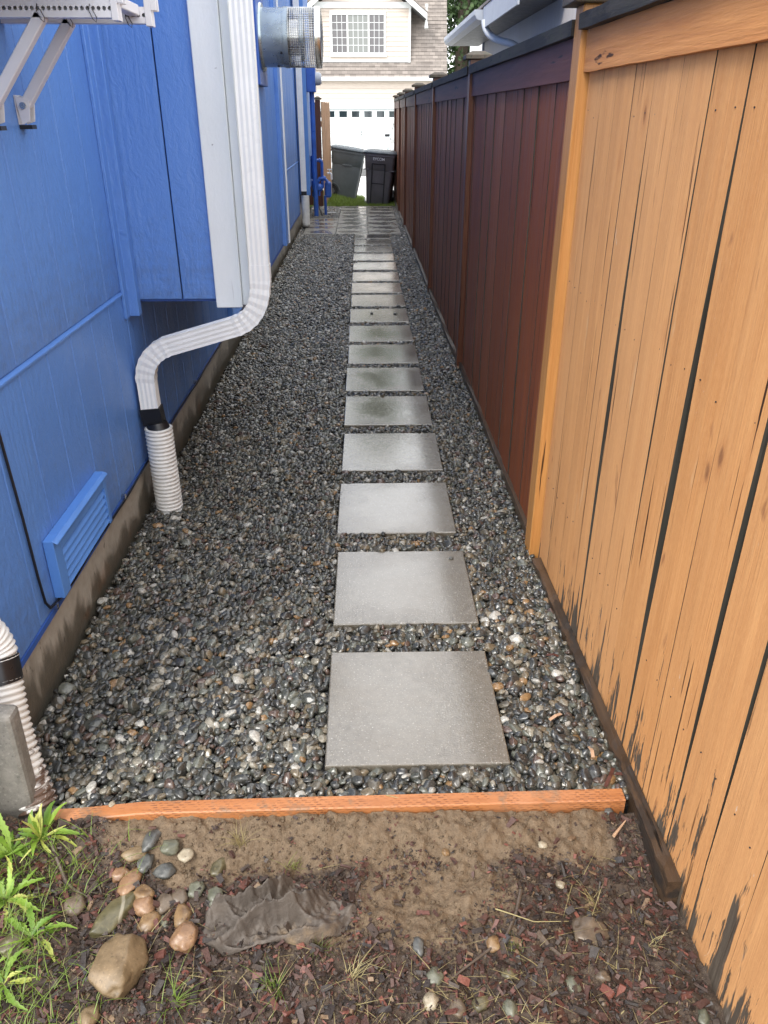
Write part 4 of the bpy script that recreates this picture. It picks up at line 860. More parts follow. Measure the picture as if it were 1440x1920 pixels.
# crumpled landscape fabric
def fabric():
    C = Vector((-.205, 1.068, 0)); mb = MB(); NR, NA = 56, 150
    out = lambda a: .135*(1+.16*math.cos(2*a-.25)+.08*math.cos(3*a+1.0)+.06*math.sin(5*a+.6)+.03*math.sin(11*a))
    def hgt(x, y):
        u = (x-C.x)*.80+(y-C.y)*.62; v = -(x-C.x)*.62+(y-C.y)*.80
        w1 = v*88+1.6*math.sin(u*14)+3.2*fbm(x*6, y*6, 4, 2); rid = (1-abs(math.sin(w1*.5)))**1.5
        w2 = u*52+3.5*fbm(x*7, y*7, 7, 2)+v*20; rid2 = (1-abs(math.sin(w2*.5)))**2.6
        return .050*rid+.030*rid2+.010*(1-abs(fbm(x*26, y*26, 2, 3)))**3+.004*fbm(x*70, y*70, 3, 2)
    mb.v.append((C.x, C.y, soil_z(C.x, C.y)+.008+hgt(C.x, C.y)))
    for i in range(1, NR+1):
        for k in range(NA):
            a_ = 2*PI*k/NA; r_ = out(a_)*(i/NR); x_ = C.x+r_*math.cos(a_)*1.03; y_ = C.y+r_*math.sin(a_)*.66
            fall = 1-.75*(i/NR)**5; mb.v.append((x_, y_, soil_z(x_, y_)+.007*(1-(i/NR)**8)+hgt(x_, y_)*fall*(1-.5*sstep(-.15, -.08, x_))))
    for k in range(NA): mb.f.append((0, 1+k, 1+(k+1) % NA))
    for i in range(NR-1):
        for k in range(NA): a_ = 1+i*NA+k; b_ = 1+i*NA+(k+1) % NA; mb.f.append((a_, a_+NA, b_+NA, b_))
    o = build('landscape_fabric', mb, M['fabric'], smooth='all'); md = o.modifiers.new('thick', 'SOLIDIFY'); md.thickness = .0012
    tag(o, 'crumpled muddy grey brown landscape fabric poking out of the mulch', 'fabric')
fabric()

# twigs and bark pieces
def polyt(name, pix, r, mat, label, cat, z=.006):
    pts = [];
    for (a_, b_) in pix:
        p_ = at(a_, b_, z=-.025); pts.append(Vector((p_.x, p_.y, soil_z(p_.x, p_.y)+z)))
    mb = MB(); nn = len(pts); mb.tube(pts, [r*(1-.6*i/(nn-1)) for i in range(nn)], 7); o = build(name, mb, M[mat], smooth=True); return tag(o, label, cat)
polyt('twig', [(975, 1680), (968, 1715), (950, 1758), (915, 1790), (870, 1818), (840, 1842)], .0045, 'twig', 'dark curved twig lying across the mulch right of centre', 'twig', .012)
polyt('twig', [(1005, 1755), (1030, 1775), (1058, 1800)], .010, 'twig', 'thick grey splinter of bark lying right of the twig', 'bark piece', .006)
polyt('twig', [(98, 1588), (112, 1625), (125, 1655), (142, 1672), (165, 1680)], .0055, 'twig', 'short grey mossy twig under the green weed on the left', 'twig', .010)
polyt('straw_stalk', [(928, 1713), (960, 1727), (1000, 1738), (1035, 1738), (1065, 1733)], .0014, 'straw', 'long pale straw stalk arching across the right of the mulch', 'stalk', .018)
polyt('straw_stalk', [(724, 1522), (765, 1529), (808, 1536)], .0012, 'straw', 'pale stalk lying on the soil just below the timber', 'stalk', .008)
polyt('wood_chip', [(1148, 1580), (1160, 1565), (1170, 1553)], .004, 'gatelt', 'pale torn wood chip on the soil near the fence', 'wood chip', .008)

def blades(N_, region, L0, L1, mat, name, label, cat, wdt=.0016, lean=.8, dens=None, flat=.0):
    mb = MB(); c_ = 0
    while c_ < N_:
        x_, y_ = region()
        if dens and random.random() > dens(x_, y_): continue
        c_ += 1; L = random.uniform(L0, L1); a_ = random.uniform(0, 2*PI); ln = random.uniform(.1, 1)*lean; z_ = soil_z(x_, y_) if y_ < 1.33 else (lawn_z(x_, y_) if y_ > 14 else 0)
        d_ = Vector((math.cos(a_), math.sin(a_), 0)); s_ = Vector((-d_.y, d_.x, 0))*wdt*random.uniform(.6, 1.4); b_ = Vector((x_, y_, z_)); V = []
        for q in range(4):
            t_ = q/3; p_ = b_+d_*L*ln*t_**1.6+Vector((0, 0, L*(1-flat)*(t_-.45*ln*t_*t_)))+Vector((0, 0, .004)); ww = s_*(1-t_*.9); V += [p_-ww, p_+ww]
        mb.add(V, [(0, 1, 3, 2), (2, 3, 5, 4), (4, 5, 7, 6)])
    o = build(name, mb, M[mat], smooth='all'); return tag(o, label, cat, kind='stuff')
blades(26000, lambda: (random.uniform(-1.6, 1.2), random.uniform(15.06, 17.2)), .03, .075, 'blade', 'lawn_grass', 'short bright green grass around the bins at the end of the path', 'grass', .003, .8, lambda x_, y_: 1 if x_ < .02 or y_ < 15.85 else 0)
blades(700, lambda: (random.uniform(-.9, .62), random.uniform(.70, 1.26)), .03, .10, 'straw', 'dry_grass', 'thin dry straw scattered over the mulch', 'dry grass', .0009, 1.3, lambda x_, y_: .35+.9*sstep(1.05, .8, y_)-sandf(x_, y_)*.6, .80)
blades(1500, lambda: (random.uniform(-1.0, -.50), random.uniform(.72, 1.26)), .03, .11, 'blade', 'green_grass', 'loose green grass blades growing at lower left', 'grass', .0011, 1.0, lambda x_, y_: sstep(-.42, -.8, x_+.12*fbm(x_*6, y_*6)), .35)
def tuft(px, py, n_, L0, L1, mat, label, w_=.0008):
    L0 *= .6; L1 *= .85; la_ = random.uniform(0, 6.28)
    c = at(px, py, z=-.02); blades_ = MB()
    for k in range(n_):
        a_ = random.gauss(la_, 1.3); L = random.uniform(L0, L1); ln = random.uniform(.2, 1.4); d_ = Vector((math.cos(a_), math.sin(a_), 0)); s_ = Vector((-d_.y, d_.x, 0))*w_; b_ = Vector((c.x, c.y, soil_z(c.x, c.y)))+d_*.004+Vector((random.gauss(0, .008), random.gauss(0, .006), 0)); V = []
        for q in range(4):
            t_ = q/3; p_ = b_+d_*L*ln*t_**1.4+Vector((0, 0, L*(t_-.5*ln*t_*t_))); ww = s_*(1-t_*.85); V += [p_-ww, p_+ww]
        blades_.add(V, [(0, 1, 3, 2), (2, 3, 5, 4), (4, 5, 7, 6)])
    o = build('grass_tuft', blades_, M[mat], smooth='all'); tag(o, label, 'grass tuft', 'small grass tufts in the mulch')
tuft(455, 1592, 34, .03, .08, 'straw', 'yellow green grass tuft just above the fabric'); tuft(545, 1620, 30, .02, .055, 'moss', 'low green tuft at the top edge of the fabric')
tuft(600, 1780, 46, .015, .04, 'moss', 'mossy tuft below the right end of the fabric'); tuft(722, 1800, 30, .012, .035, 'moss', 'small bright moss tuft at the bottom centre'); tuft(965, 1782, 26, .015, .035, 'moss', 'small green tuft beside the curved twig')
tuft(1120, 1690, 30, .03, .075, 'straw', 'dry straw tuft on the right above the flat rock'); tuft(515, 1850, 30, .03, .09, 'blade', 'thin green tuft at the bottom left of centre'); tuft(660, 1835, 30, .03, .08, 'straw', 'dry straw tuft at the bottom centre')
tuft(1230, 1760, 16, .02, .05, 'straw', 'sparse straw tuft close to the fence foot'); tuft(320, 1880, 34, .03, .10, 'blade', 'green tuft right of the largest rock'); tuft(880, 1860, 24, .02, .06, 'straw', 'straw tuft between the bottom group of stones')

def weed(px, py, leaves, label, z=-.02):
    rn = random.Random(px); leaves = leaves + [(a_+rn.uniform(20, 60), L*rn.uniform(.6, .95), max(5, el+rn.uniform(-25, 20)), wd*rn.uniform(.7, 1.1), m_, j_) for a_, L, el, wd, m_, j_ in leaves]; leaves = leaves + [(a_+rn.uniform(70, 200), L*rn.uniform(.5, 1.0), max(5, el+rn.uniform(-25, 30)), wd*rn.uniform(.5, .9), m_, j_) for a_, L, el, wd, m_, j_ in leaves]; leaves = [(a_, L, el, wd*.95, m_, j_) for a_, L, el, wd, m_, j_ in leaves]; leaves = [(a_, L*.85, el, wd, m_, j_) for a_, L, el, wd, m_, j_ in leaves]
    c = at(px, py, z=z); c.z = soil_z(c.x, c.y); w = thing('weed', c, label, 'weed', 'leafy green weeds at the lower left')
    for (ang, L, el, wd, mat, jag) in leaves:
        a_ = R(ang); d_ = Vector((math.cos(a_), math.sin(a_), 0)); s_ = Vector((-d_.y, d_.x, 0)); n_ = 14; mb = MB(); e = R(el)
        for q in range(n_+1):
            t_ = q/n_; p_ = d_*(L*math.cos(e)*t_)+s_*(.18*L*math.sin(t_*2.6+ang)*t_)+Vector((0, 0, L*math.sin(e)*t_ - L*.42*t_*t_*math.cos(e)))+Vector((0, 0, .004))
            env = wd*math.sin(PI*min(1, (t_*.92+.02))**.75)**.9 * (.25+.9*t_ if t_ < .5 else .85*(1.25-t_*.55))
            wv = env*(1-jag*(q % 2)) + .0006; lift = Vector((0, 0, wv*.45)); V = [p_-s_*wv*1+lift, p_, p_+s_*wv+lift]
            mb.v += [tuple(v) for v in V]
        for q in range(n_): b_ = q*3; mb.f += [(b_, b_+1, b_+4, b_+3), (b_+1, b_+2, b_+5, b_+4)]
        build('leaf', mb, M[mat], w, smooth='all', local=True)
weed(80, 1590, [(75, .11, 60, .007, 'leafy', 0), (50, .13, 40, .009, 'leaf', .0), (15, .13, 25, .012, 'leaf', .15), (-5, .12, 15, .007, 'leafy', .2), (150, .09, 30, .009, 'leaf', .2), (120, .10, 55, .010, 'leaf', .0), (200, .08, 15, .007, 'leaf', .2), (-40, .07, 10, .005, 'leafy', .2), (95, .09, 70, .006, 'leafy', 0), (30, .10, 15, .005, 'leafy', .3)], 'broad leaved green weed beside the left end of the timber')
weed(22, 1610, [(100, .13, 60, .014, 'leaf', .45), (60, .11, 35, .012, 'leaf', .5), (160, .10, 30, .012, 'leaf', .5), (0, .09, 20, .011, 'leaf', .5), (-60, .08, 10, .009, 'leaf', .5), (210, .09, 20, .010, 'leaf', .5)], 'jagged dandelion weed below the concrete block at the left edge')
weed(10, 1690, [(40, .12, 35, .013, 'leaf', .5), (-10, .13, 30, .013, 'leaf', .5), (80, .10, 55, .011, 'leaf', .5), (-60, .10, 15, .010, 'leafy', .4), (130, .09, 40, .010, 'leaf', .5), (-30, .16, 25, .010, 'leafy', .5)], 'bright jagged weed at the left edge beside the taupe stone')
weed(60, 1760, [(100, .10, 30, .013, 'leaf', .45), (20, .11, 20, .011, 'leaf', .4), (-30, .10, 15, .009, 'leafy', .3), (160, .11, 25, .012, 'leaf', .5), (220, .10, 20, .010, 'leaf', .5)], 'spreading light green weed above the bottom left corner')
weed(8, 1850, [(70, .10, 35, .010, 'leaf', .4), (10, .09, 25, .009, 'leafy', .3), (-40, .10, 20, .009, 'leaf', .4), (120, .08, 45, .008, 'leaf', .3)], 'small green weed in the bottom left corner')
cl = at(22, 1470, z=.0); ck = thing('clover', (cl.x+.02, 1.24, -.02), 'small round leaved clover sprig in front of the concrete block', 'clover')
for k in range(6):
    rn = random.Random(k+40); px_c, pz_c = cl.x+.02+rn.uniform(-.03, .035), .015+k*.018; cc = Vector((px_c, 1.235+rn.uniform(-.02, .02), pz_c)); mb = MB()
    mb.tube([(cl.x+.02, 1.24, -.03), tuple(cc)], .0008, 4); 
    for q in range(3):
        a_ = 2*PI*q/3+k; e = cc+Vector((math.cos(a_), math.sin(a_)*.8, .2))*.009; V = [e+Vector((math.cos(b_)*.009, math.sin(b_)*.008, .002*math.cos(2*b_))) for b_ in np.linspace(0, 2*PI, 9)[:-1]]; mb.add(V, [tuple(range(8))])
    build('leaf', mb, M['leaf'], ck)
# strays on the pavers and by the fence
for q, (a_, b_, s_, l_) in enumerate([(697, 588, 9, 'small dark pebble lying on the ninth paver at its middle'), (741, 589, 10, 'dark pebble lying on the ninth paver near its right side'), (795, 1441, 17, 'glossy dark pebble on the front edge of the first paver'), (672, 888, 10, 'dark pebble resting on the front edge of the fourth paver'), (846, 1048, 13, 'small pebble on the far right corner of the second paver'), (1188, 0, 0, '')]):
    if not s_: continue
    c = at(a_, b_, z=.014); k_ = (c-Vector((0, 0, CAM_H))).dot(_f)/1440*s_/3.4; bm = bmesh.new(); bmesh.ops.create_icosphere(bm, subdivisions=2, radius=1); bm.transform(Matrix.Diagonal((k_*1.2, k_, k_*.6, 1)))
    me = bpy.data.meshes.new('pebble'); bm.to_mesh(me); bm.free(); me.polygons.foreach_set('use_smooth', [True]*len(me.polygons)); me.materials.append(SM['grey']); tag(link('pebble', me, None, (c.x, c.y, .013+k_*.5)), l_, 'pebble', 'pebbles lying on the pavers')
for q, (a_, b_, l_) in enumerate([((1135, 1475), (1150, 1440), 'reddish bark sliver leaning on the gravel near the timber end'), ((1150, 1450), (1190, 1458), 'torn bark strip lying on the gravel beside the fence foot'), ((1025, 1228), (1047, 1230), 'thin reddish bark sliver on the gravel right of the first paver'), ((1030, 1350), (1052, 1338), 'pale bark sliver on the gravel beside the first paver'), ((1105, 1400), (1112, 1420), 'small orange bark splinter near the kick board')]):
    p0, p1_ = at(*a_, z=.018), at(*b_, z=.02); mb = MB(); mb.tube([p0, p0.lerp(p1_, .5)+Vector((.002, .001, .004)), p1_], 1, prof=[(.0045, .0008), (-.0045, .0008), (-.0045, -.0008), (.0045, -.0008)]); tag(build('bark_sliver', mb, M['gate'] if q < 3 else M['gatelt']), l_, 'bark sliver')

# ================================================================== BINS
def rrect(a_, b_, r, z, n_=4, cx=0, cy=0):
    P = []
    for sx, sy, s0 in ((1, 1, 0), (-1, 1, 90), (-1, -1, 180), (1, -1, 270)):
        for k in range(n_+1): an = R(s0+90*k/n_); P.append((cx+sx*(a_-r)+r*math.cos(an), cy+sy*(b_-r)+r*math.sin(an), z))
    return P
def loft(mb, rings, cap=True):
    n_ = len(rings[0]); o_ = len(mb.v)
    for r_ in rings: mb.v += [tuple(p_) for p_ in r_]
    for i in range(len(rings)-1):
        for k in range(n_): a_ = o_+i*n_+k; b_ = o_+i*n_+(k+1) % n_; mb.f.append((a_, b_, b_+n_, a_+n_))
    if cap: mb.f += [tuple(o_+k for k in range(n_-1, -1, -1)), tuple(o_+(len(rings)-1)*n_+k for k in range(n_))]
    return mb
def text_part(txt, size, parent, loc, rot, mat):
    cu = bpy.data.curves.new('lettering', 'FONT'); cu.body = txt; cu.size = size; cu.extrude = .0008; cu.align_x = 'CENTER'; cu.align_y = 'CENTER'; cu.space_character = .95; cu.offset = size*.004
    tmp = bpy.data.objects.new('t', cu); me = bpy.data.meshes.new_from_object(tmp); bpy.data.objects.remove(tmp); me.materials.clear(); me.materials.append(mat)
    return link('lettering', me, parent, loc, rot)
def bin_(loc, rot, body, label, h=.90, txt=None, side=False):
    t = thing('wheeled_bin', loc, label, 'bin', 'wheeled bins on the grass', rot)
    mb = MB(); R_ = []
    for zf, a_, b_ in ((0.0, .205, .235), (.03, .212, .242), (.60, .252, .288), (.61, .262, .298), (h-.05, .280, .318), (h-.045, .292, .330), (h-.005, .294, .332)): R_.append(rrect(a_, b_, .05, zf))
    loft(mb, R_); build('body', mb, body, t, local=True, smooth=True)
    mb = MB(); loft(mb, [rrect(.305, .345, .055, h), rrect(.310, .350, .055, h+.015), rrect(.300, .338, .06, h+.035), rrect(.24, .27, .06, h+.058), rrect(.10, .12, .05, h+.066)]); build('lid', mb, M['lid'], t, local=True, smooth=True)
    mb = MB(); sl_ = (.285-.21)/h
    def fy(z_): return -(.242 + (.288-.242)*min(1, z_/.60) if z_ < .60 else .298+(.020*(z_-.61)/(h-.66)))-.001
    def fpan(x0, x1, z0, z1, d_=.012):
        mb.add([(x0, fy(z0)-d_, z0), (x1, fy(z0)-d_, z0), (x1, fy(z1)-d_, z1), (x0, fy(z1)-d_, z1), (x0, fy(z0)+.01, z0), (x1, fy(z0)+.01, z0), (x1, fy(z1)+.01, z1), (x0, fy(z1)+.01, z1)], [(0, 1, 2, 3), (1, 5, 6, 2), (4, 0, 3, 7), (3, 2, 6, 7), (0, 4, 5, 1)])
    for x0, x1 in ((-.135, -.118), (.100, .117)): fpan(x0, x1, .03, .70)
    fpan(-.135, .117, .70, .715, .012); fpan(-.118, .100, .37, .385, .006); build('front_rib', mb, M['black'], t, local=True)
    for sx in (-1, 1):
        mb = MB(); mb.tube([(sx*.205, .235, .115), (sx*.262, .235, .115)], .115, 20); w_ = build('wheel', mb, M['tyre'], t, local=True, smooth=True)
        mb = MB(); mb.tube([(sx*.262, .235, .115), (sx*.268, .235, .115)], .06, 6); build('hub', mb, M['grey'], w_, local=True)
        mb = MB(); 
        for k in range(7):
            a0, a1 = PI*k/7-.2, PI*(k+1)/7-.2
            mb.prism([(sx*.232, .225+.135*math.cos(a0), .115+.135*math.sin(a0)), (sx*.232, .225+.135*math.cos(a1), .115+.135*math.sin(a1)), (sx*.232, .225+.150*math.cos(a1), .115+.150*math.sin(a1)), (sx*.232, .225+.150*math.cos(a0), .115+.150*math.sin(a0))], (sx*.03, 0, 0))
        build('wheel_arch', mb, body, t, local=True)
    mb = MB(); mb.tube([(-.22, .33, h-.06), (-.22, .40, h-.02), (.22, .40, h-.02), (.22, .33, h-.06)], .014, 8); build('handle', mb, M['black'], t, local=True, smooth=True)
    mb = MB()
    for sx in (-1, 1): mb.box(sx*.268-.012, sx*.268+.012, -.10, .08, .60, .622)
    mb.box(-.28, -.18, -.312, -.29, .60, .618); mb.box(.18, .28, -.312, -.29, .60, .618); build('grip_lip', mb, body, t, local=True)
    if txt:
        if side: text_part(txt, .13, t, (.273, .02, .765), (PI/2+R(3), 0, PI/2), M['text'])
        else: text_part(txt, .065, t, (-.01, fy(.79)-.010, .79), (PI/2, 0, 0), M['text'])
    return t
bA = bin_((.305, 15.62, -.022), (R(-1), R(4.2), R(-9)), M['binb'], 'right dark brown grey wheeled bin with a recessed front panel, leaning by the fence', .88, 'EYCOM')
bB = bin_((-.385, 16.45, .030), (0, 0, 0), M['bin'], 'left charcoal wheeled bin seen from its side with white letters, tilting on the grass', .86, 'WM', True)
bB.rotation_euler = (Matrix.Rotation(R(8.5), 3, 'Y') @ Matrix.Rotation(R(-90), 3, 'Z')).to_euler()
bB.rotation_euler = (Matrix.Rotation(R(8.5), 3, 'Y') @ Matrix.Rotation(R(90), 3, 'Z')).to_euler()

# ================================================================== CREAM HOUSE OPPOSITE
HY = 42.0
ch = thing('cream_house', (0, HY, -.45), 'cream house across the street with a gabled dormer above a white garage door', 'house')
hx0, hx1 = -5.2, 3.75
mb = MB(); mb.box(hx0, hx1, HY+.12, HY+9, -.5, 2.9); build('wall', mb, M['cream'], ch)
def lap(name, x0, x1, y, z0, z1, exp_=.205):
    mb = MB(); z_ = z0
    while z_ < z1-.01:
        zt = min(z_+exp_, z1); mb.add([(x0, y-.035, z_), (x1, y-.035, z_), (x1, y-.006, zt), (x0, y-.006, zt), (x0, y, z_), (x1, y, z_)], [(0, 1, 2, 3), (0, 4, 5, 1)]); z_ += exp_
    return build(name, mb, M['cream'], ch, stuff=True)
gx0, gx1 = -2.45, 2.43
mb = MB(); mb.box(hx0, hx1, HY, HY+.119, 1.80, 2.90); mb.box(hx0, gx0-.1, HY, HY+.119, -.45, 1.80); mb.box(gx1+.1, hx1, HY, HY+.119, -.45, 1.80); build('front_wall', mb, M['cream'], ch)
lap('lap_siding', hx0, hx1, HY, 1.99, 2.90); lap('lap_siding', hx0, gx0-.12, HY, -.42, 1.98); lap('lap_siding', gx1+.12, hx1, HY, -.42, 1.98)
mb = MB(); mb.box(gx0-.12, gx1+.12, HY-.06, HY-.001, 1.735, 1.99); mb.box(gx0-.12, gx0, HY-.06, HY+.02, -.45, 1.734); mb.box(gx1, gx1+.12, HY-.06, HY+.02, -.45, 1.734); build('door_trim', mb, M['hwhite'], ch)
gd = MB(); gd.box(gx0, gx1, HY+.09, HY+.118, -.42, 1.734); gdo = build('garage_door', gd, M['door'], ch)
SEC = .535
for r_ in range(4):
    z1 = 1.72-r_*SEC; z0 = z1-SEC+.012; mb = MB(); mb.box(gx0+.01, gx1-.01, HY+.055, HY+.089, z0, z1); s_ = build('door_section', mb, M['door'], gdo, bevel=.006)
    for c_ in range(8):
        x0 = gx0+.06+c_*.605; mb = MB()
        if r_ == 0: mb.box(x0+.10, x0+.47, HY+.046, HY+.0545, z0+.17, z0+.43); build('pane', mb, M['glass'], gdo)
        else: mb.box(x0+.04, x0+.54, HY+.018, HY+.0545, z0+.10, z0+.42); build('panel', mb, M['door'], gdo, bevel=.012)
mb = MB(); mb.tube([(-.02, HY+.04, .72), (-.02, HY+.01, .72)], .03, 8); mb.tube([(-.02, HY+.04, .60), (-.02, HY+.01, .60)], .03, 8); build('handle', mb, M['grey'], gdo)
# roof: steep front slope built in courses
mb = MB(); zA, yA = 3.02, HY-.27; slope = 1.55; n_ = 34; dz = .16
for k in range(n_):
    z0 = zA+k*dz; y0 = yA+k*dz/slope*.62; y1 = y0+dz/slope*.62; mb.add([(hx0-.2, y0-.035, z0), (hx1+.32, y0-.035, z0), (hx1+.32, y1-.012, z0+dz), (hx0-.2, y1-.012, z0+dz), (hx0-.2, y0, z0), (hx1+.32, y0, z0)], [(0, 1, 2, 3), (0, 4, 5, 1)])
build('roof_shingles', mb, M['shingle'], ch, stuff=True)
yT = yA+n_*dz/slope*.62
mb = MB(); mb.prism([(hx0-.2, yA+.02, 2.98), (hx1+.30, yA+.02, 2.98), (hx1+.30, yT, zA+n_*dz-.1), (hx0-.2, yT, zA+n_*dz-.1)], (0, 6, 0)); build('roof_deck', mb, M['shingle'], ch)
mb = MB(); mb.box(hx0-.2, hx1+.34, yA-.09, yA+.03, 2.90, 3.06); build('gutter', mb, M['hwhite'], ch, bevel=.02)
mb = MB(); mb.box(hx0-.2, hx1+.3, yA+.031, HY-.001, 2.905, 2.93); build('eave', mb, M['hwhite'], ch)
# dormer
dx0, dx1, dz0, dz1, dy = -2.15, 2.33, 3.70, 5.82, HY-.02
mb = MB(); mb.box(dx0, dx1, dy, dy+4, dz0, dz1); mb.prism([(dx0, dy, dz1), (dx1, dy, dz1), (.09, dy, 7.4)], (0, 4, 0)); dm = build('dormer', mb, M['cream'], ch)
lap('lap_siding', dx0+.02, dx1-.10, dy, dz0+.04, dz1, .195); lap('lap_siding', dx0+.9, dx1-.9, dy, dz1+.26, 6.4, .195)
mb = MB(); mb.box(dx0, dx1+.02, dy-.06, dy-.037, dz1, dz1+.24); build('dormer_band', mb, M['hwhite'], dm)
mb = MB(); mb.box(dx1-.10, dx1, dy-.06, dy-.001, dz0-.03, dz1-.001); mb.box(dx0, dx1-.101, dy-.05, dy-.001, dz0-.02, dz0+.035); build('corner_trim', mb, M['hwhite'], dm)
for sx, xe in ((1, 3.02), (-1, -2.84)):
    mb = MB(); xa = .09; mb.prism([(xe, dy-.55, 5.36), (xe, dy-.55, 5.60), (xa, dy-.55, 7.78), (xa, dy-.55, 7.54)], (0, .05, 0)); build('rake_board', mb, M['hwhite'], dm)
    mb = MB(); mb.prism([(xe+.03*sx, dy-.56, 5.605), (xe+.03*sx, dy-.56, 5.66), (xa, dy-.56, 7.85), (xa, dy-.56, 7.79)], (0, 4.5, 0)); build('dormer_roof', mb, M['shingle'], dm)
    mb = MB(); mb.prism([(xe, dy-.499, 5.37), (xe, dy-.499, 5.39), (dx1 if sx > 0 else dx0, dy-.499, 5.90), (dx1 if sx > 0 else dx0, dy-.499, 5.87)], (0, 4.0, 0)); build('soffit', mb, M['grey'], dm)
# dormer window
wx0, wx1, wz0, wz1 = -1.32, 1.08, 4.06, 5.56
mb = MB()
mb.box(wx0-.10, wx1+.10, dy-.085, dy-.036, wz1, wz1+.16); mb.box(wx0-.14, wx1+.14, dy-.11, dy-.036, wz0-.17, wz0-.001)
mb.box(wx0-.10, wx0, dy-.085, dy-.036, wz0, wz1-.001); mb.box(wx1, wx1+.10, dy-.085, dy-.036, wz0, wz1-.001)
win = build('window', mb, M['hwhite'], ch, bevel=.006)
xb = [wx0, -.61, .37, wx1]
mb = MB(); mb.box(xb[1]-.035, xb[1]+.035, dy-.075, dy-.036, wz0, wz1); build('mullion', mb, M['hwhite'], win); mb = MB(); mb.box(xb[2]-.035, xb[2]+.035, dy-.075, dy-.036, wz0, wz1); build('mullion', mb, M['hwhite'], win)
for k, (a_, b_) in enumerate(zip(xb[:-1], xb[1:])):
    a2, b2_ = a_+(.036 if k else .001), b_-(.036 if k < 2 else .001); nc = 4 if k == 1 else 3
    for i_ in range(nc):
        for j_ in range(5):
            x0 = a2+(b2_-a2)*i_/nc; x1 = a2+(b2_-a2)*(i_+1)/nc; z0 = wz0+(wz1-wz0)*j_/5; z1 = wz0+(wz1-wz0)*(j_+1)/5
            mb = MB(); mb.box(x0+.010, x1-.010, dy-.050, dy-.042, z0+.010, z1-.010); build('pane', mb, M['glassw'] if k == 1 else M['glassg'], win)
    mb = MB()
    for i_ in range(1, nc): x0 = a2+(b2_-a2)*i_/nc; mb.box(x0-.009, x0+.009, dy-.058, dy-.041, wz0, wz1)
    build('glazing_bar', mb, M['hwhite'], win)
    for j_ in range(1, 5):
        mb = MB(); z0 = wz0+(wz1-wz0)*j_/5; mb.box(a2, b2_, dy-.060, dy-.0405, z0-.009, z0+.009); build('glazing_bar', mb, M['hwhite'], win)
rvp = MB(); rvp.tube([(3.05, HY+.05, 5.30), (3.05, HY+.05, 5.9)], .045, 10); rvp.tube([(3.05, HY+.05, 5.88), (3.05, HY+.05, 6.0)], .075, 10); rvp.tube([(3.05, HY-.02, 5.05), (3.05, HY+.05, 5.32)], [.10, .05], 10); build('roof_vent_pipe', rvp, M['hwhite'], ch, smooth=True)

# ================================================================== SUV PARKED BY THE GARAGE
sv = thing('parked_car', (2.02, 35.2, -.37), 'silver car parked facing us in the driveway opposite, mostly hidden by the fence', 'car')
mb = MB(); prof = [(-2.30, .30), (-2.32, .62), (-2.22, .86), (-1.20, 1.02), (-.95, 1.05), (1.9, 1.05), (2.25, .98), (2.30, .35), (1.9, .26), (-1.9, .26)]
def carring(sx, ins): return [(sx*(.90-ins), y_, z_) for y_, z_ in prof]
R_ = [[(x_, y_*s_, .26+(z_-.26)*s2_) for y_, z_ in prof] for x_, s_, s2_ in ((-.90, .965, .96), (-.86, .99, .99), (0, 1.02, 1.0), (.86, .99, .99), (.90, .965, .96))]
loft(mb, R_); build('body', mb, M['car'], sv, local=True, smooth=True)
mb = MB(); loft(mb, [rrect(.86, 1.55, .15, 1.04, 4, 0, .55), rrect(.83, 1.46, .15, 1.20, 4, 0, .62), rrect(.70, 1.10, .18, 1.60, 4, 0, .85), rrect(.64, 1.00, .2, 1.68, 4, 0, .88)]); build('cabin', mb, M['car'], sv, local=True, smooth=True)
mb = MB(); mb.add([(-.78, -.945, 1.08), (.78, -.945, 1.08), (.66, -.305, 1.57), (-.66, -.305, 1.57), (-.78, -.90, 1.07), (.78, -.90, 1.07), (.66, -.28, 1.55), (-.66, -.28, 1.55)], [(0, 1, 2, 3), (7, 6, 5, 4), (0, 4, 5, 1), (3, 2, 6, 7)]); build('windscreen', mb, M['glassw'], sv, local=True)
for sx in (-1, 1):
    mb = MB(); mb.add([(sx*.868, -.70, 1.10), (sx*.868, 1.75, 1.10), (sx*.735, 1.55, 1.54), (sx*.735, -.12, 1.54), (sx*.84, -.70, 1.10), (sx*.84, 1.75, 1.10), (sx*.71, 1.55, 1.54), (sx*.71, -.12, 1.54)], [(0, 1, 2, 3), (0, 4, 5, 1), (2, 6, 7, 3)]); build('side_window', mb, M['glass'], sv, local=True)
    mb = MB(); mb.box(sx*1.00-.10, sx*1.00+.10, -.80, -.70, 1.06, 1.16); build('mirror', mb, M['black'], sv, local=True, bevel=.025, bseg=2)
    mb = MB(); mb.box(sx*.70-.17, sx*.70+.17, -2.335, -2.20, .64, .80); build('headlight', mb, M['lamp'], sv, local=True, bevel=.03, bseg=2)
    for yw in (-1.42, 1.42):
        mb = MB(); mb.tube([(sx*.74, yw, .33), (sx*.915, yw, .33)], .33, 22); w_ = build('wheel', mb, M['tyre'], sv, local=True, smooth=True); mb = MB(); mb.tube([(sx*.915, yw, .33), (sx*.925, yw, .33)], .20, 12); build('rim', mb, M['steel'], w_, local=True)
mb = MB(); mb.box(-.50, .50, -2.372, -2.25, .50, .78); build('grille', mb, M['black'], sv, local=True, bevel=.02)
mb = MB(); mb.box(-.88, .88, -2.40, -2.2, .26, .46); build('bumper', mb, M['car'], sv, local=True, bevel=.04, bseg=2)

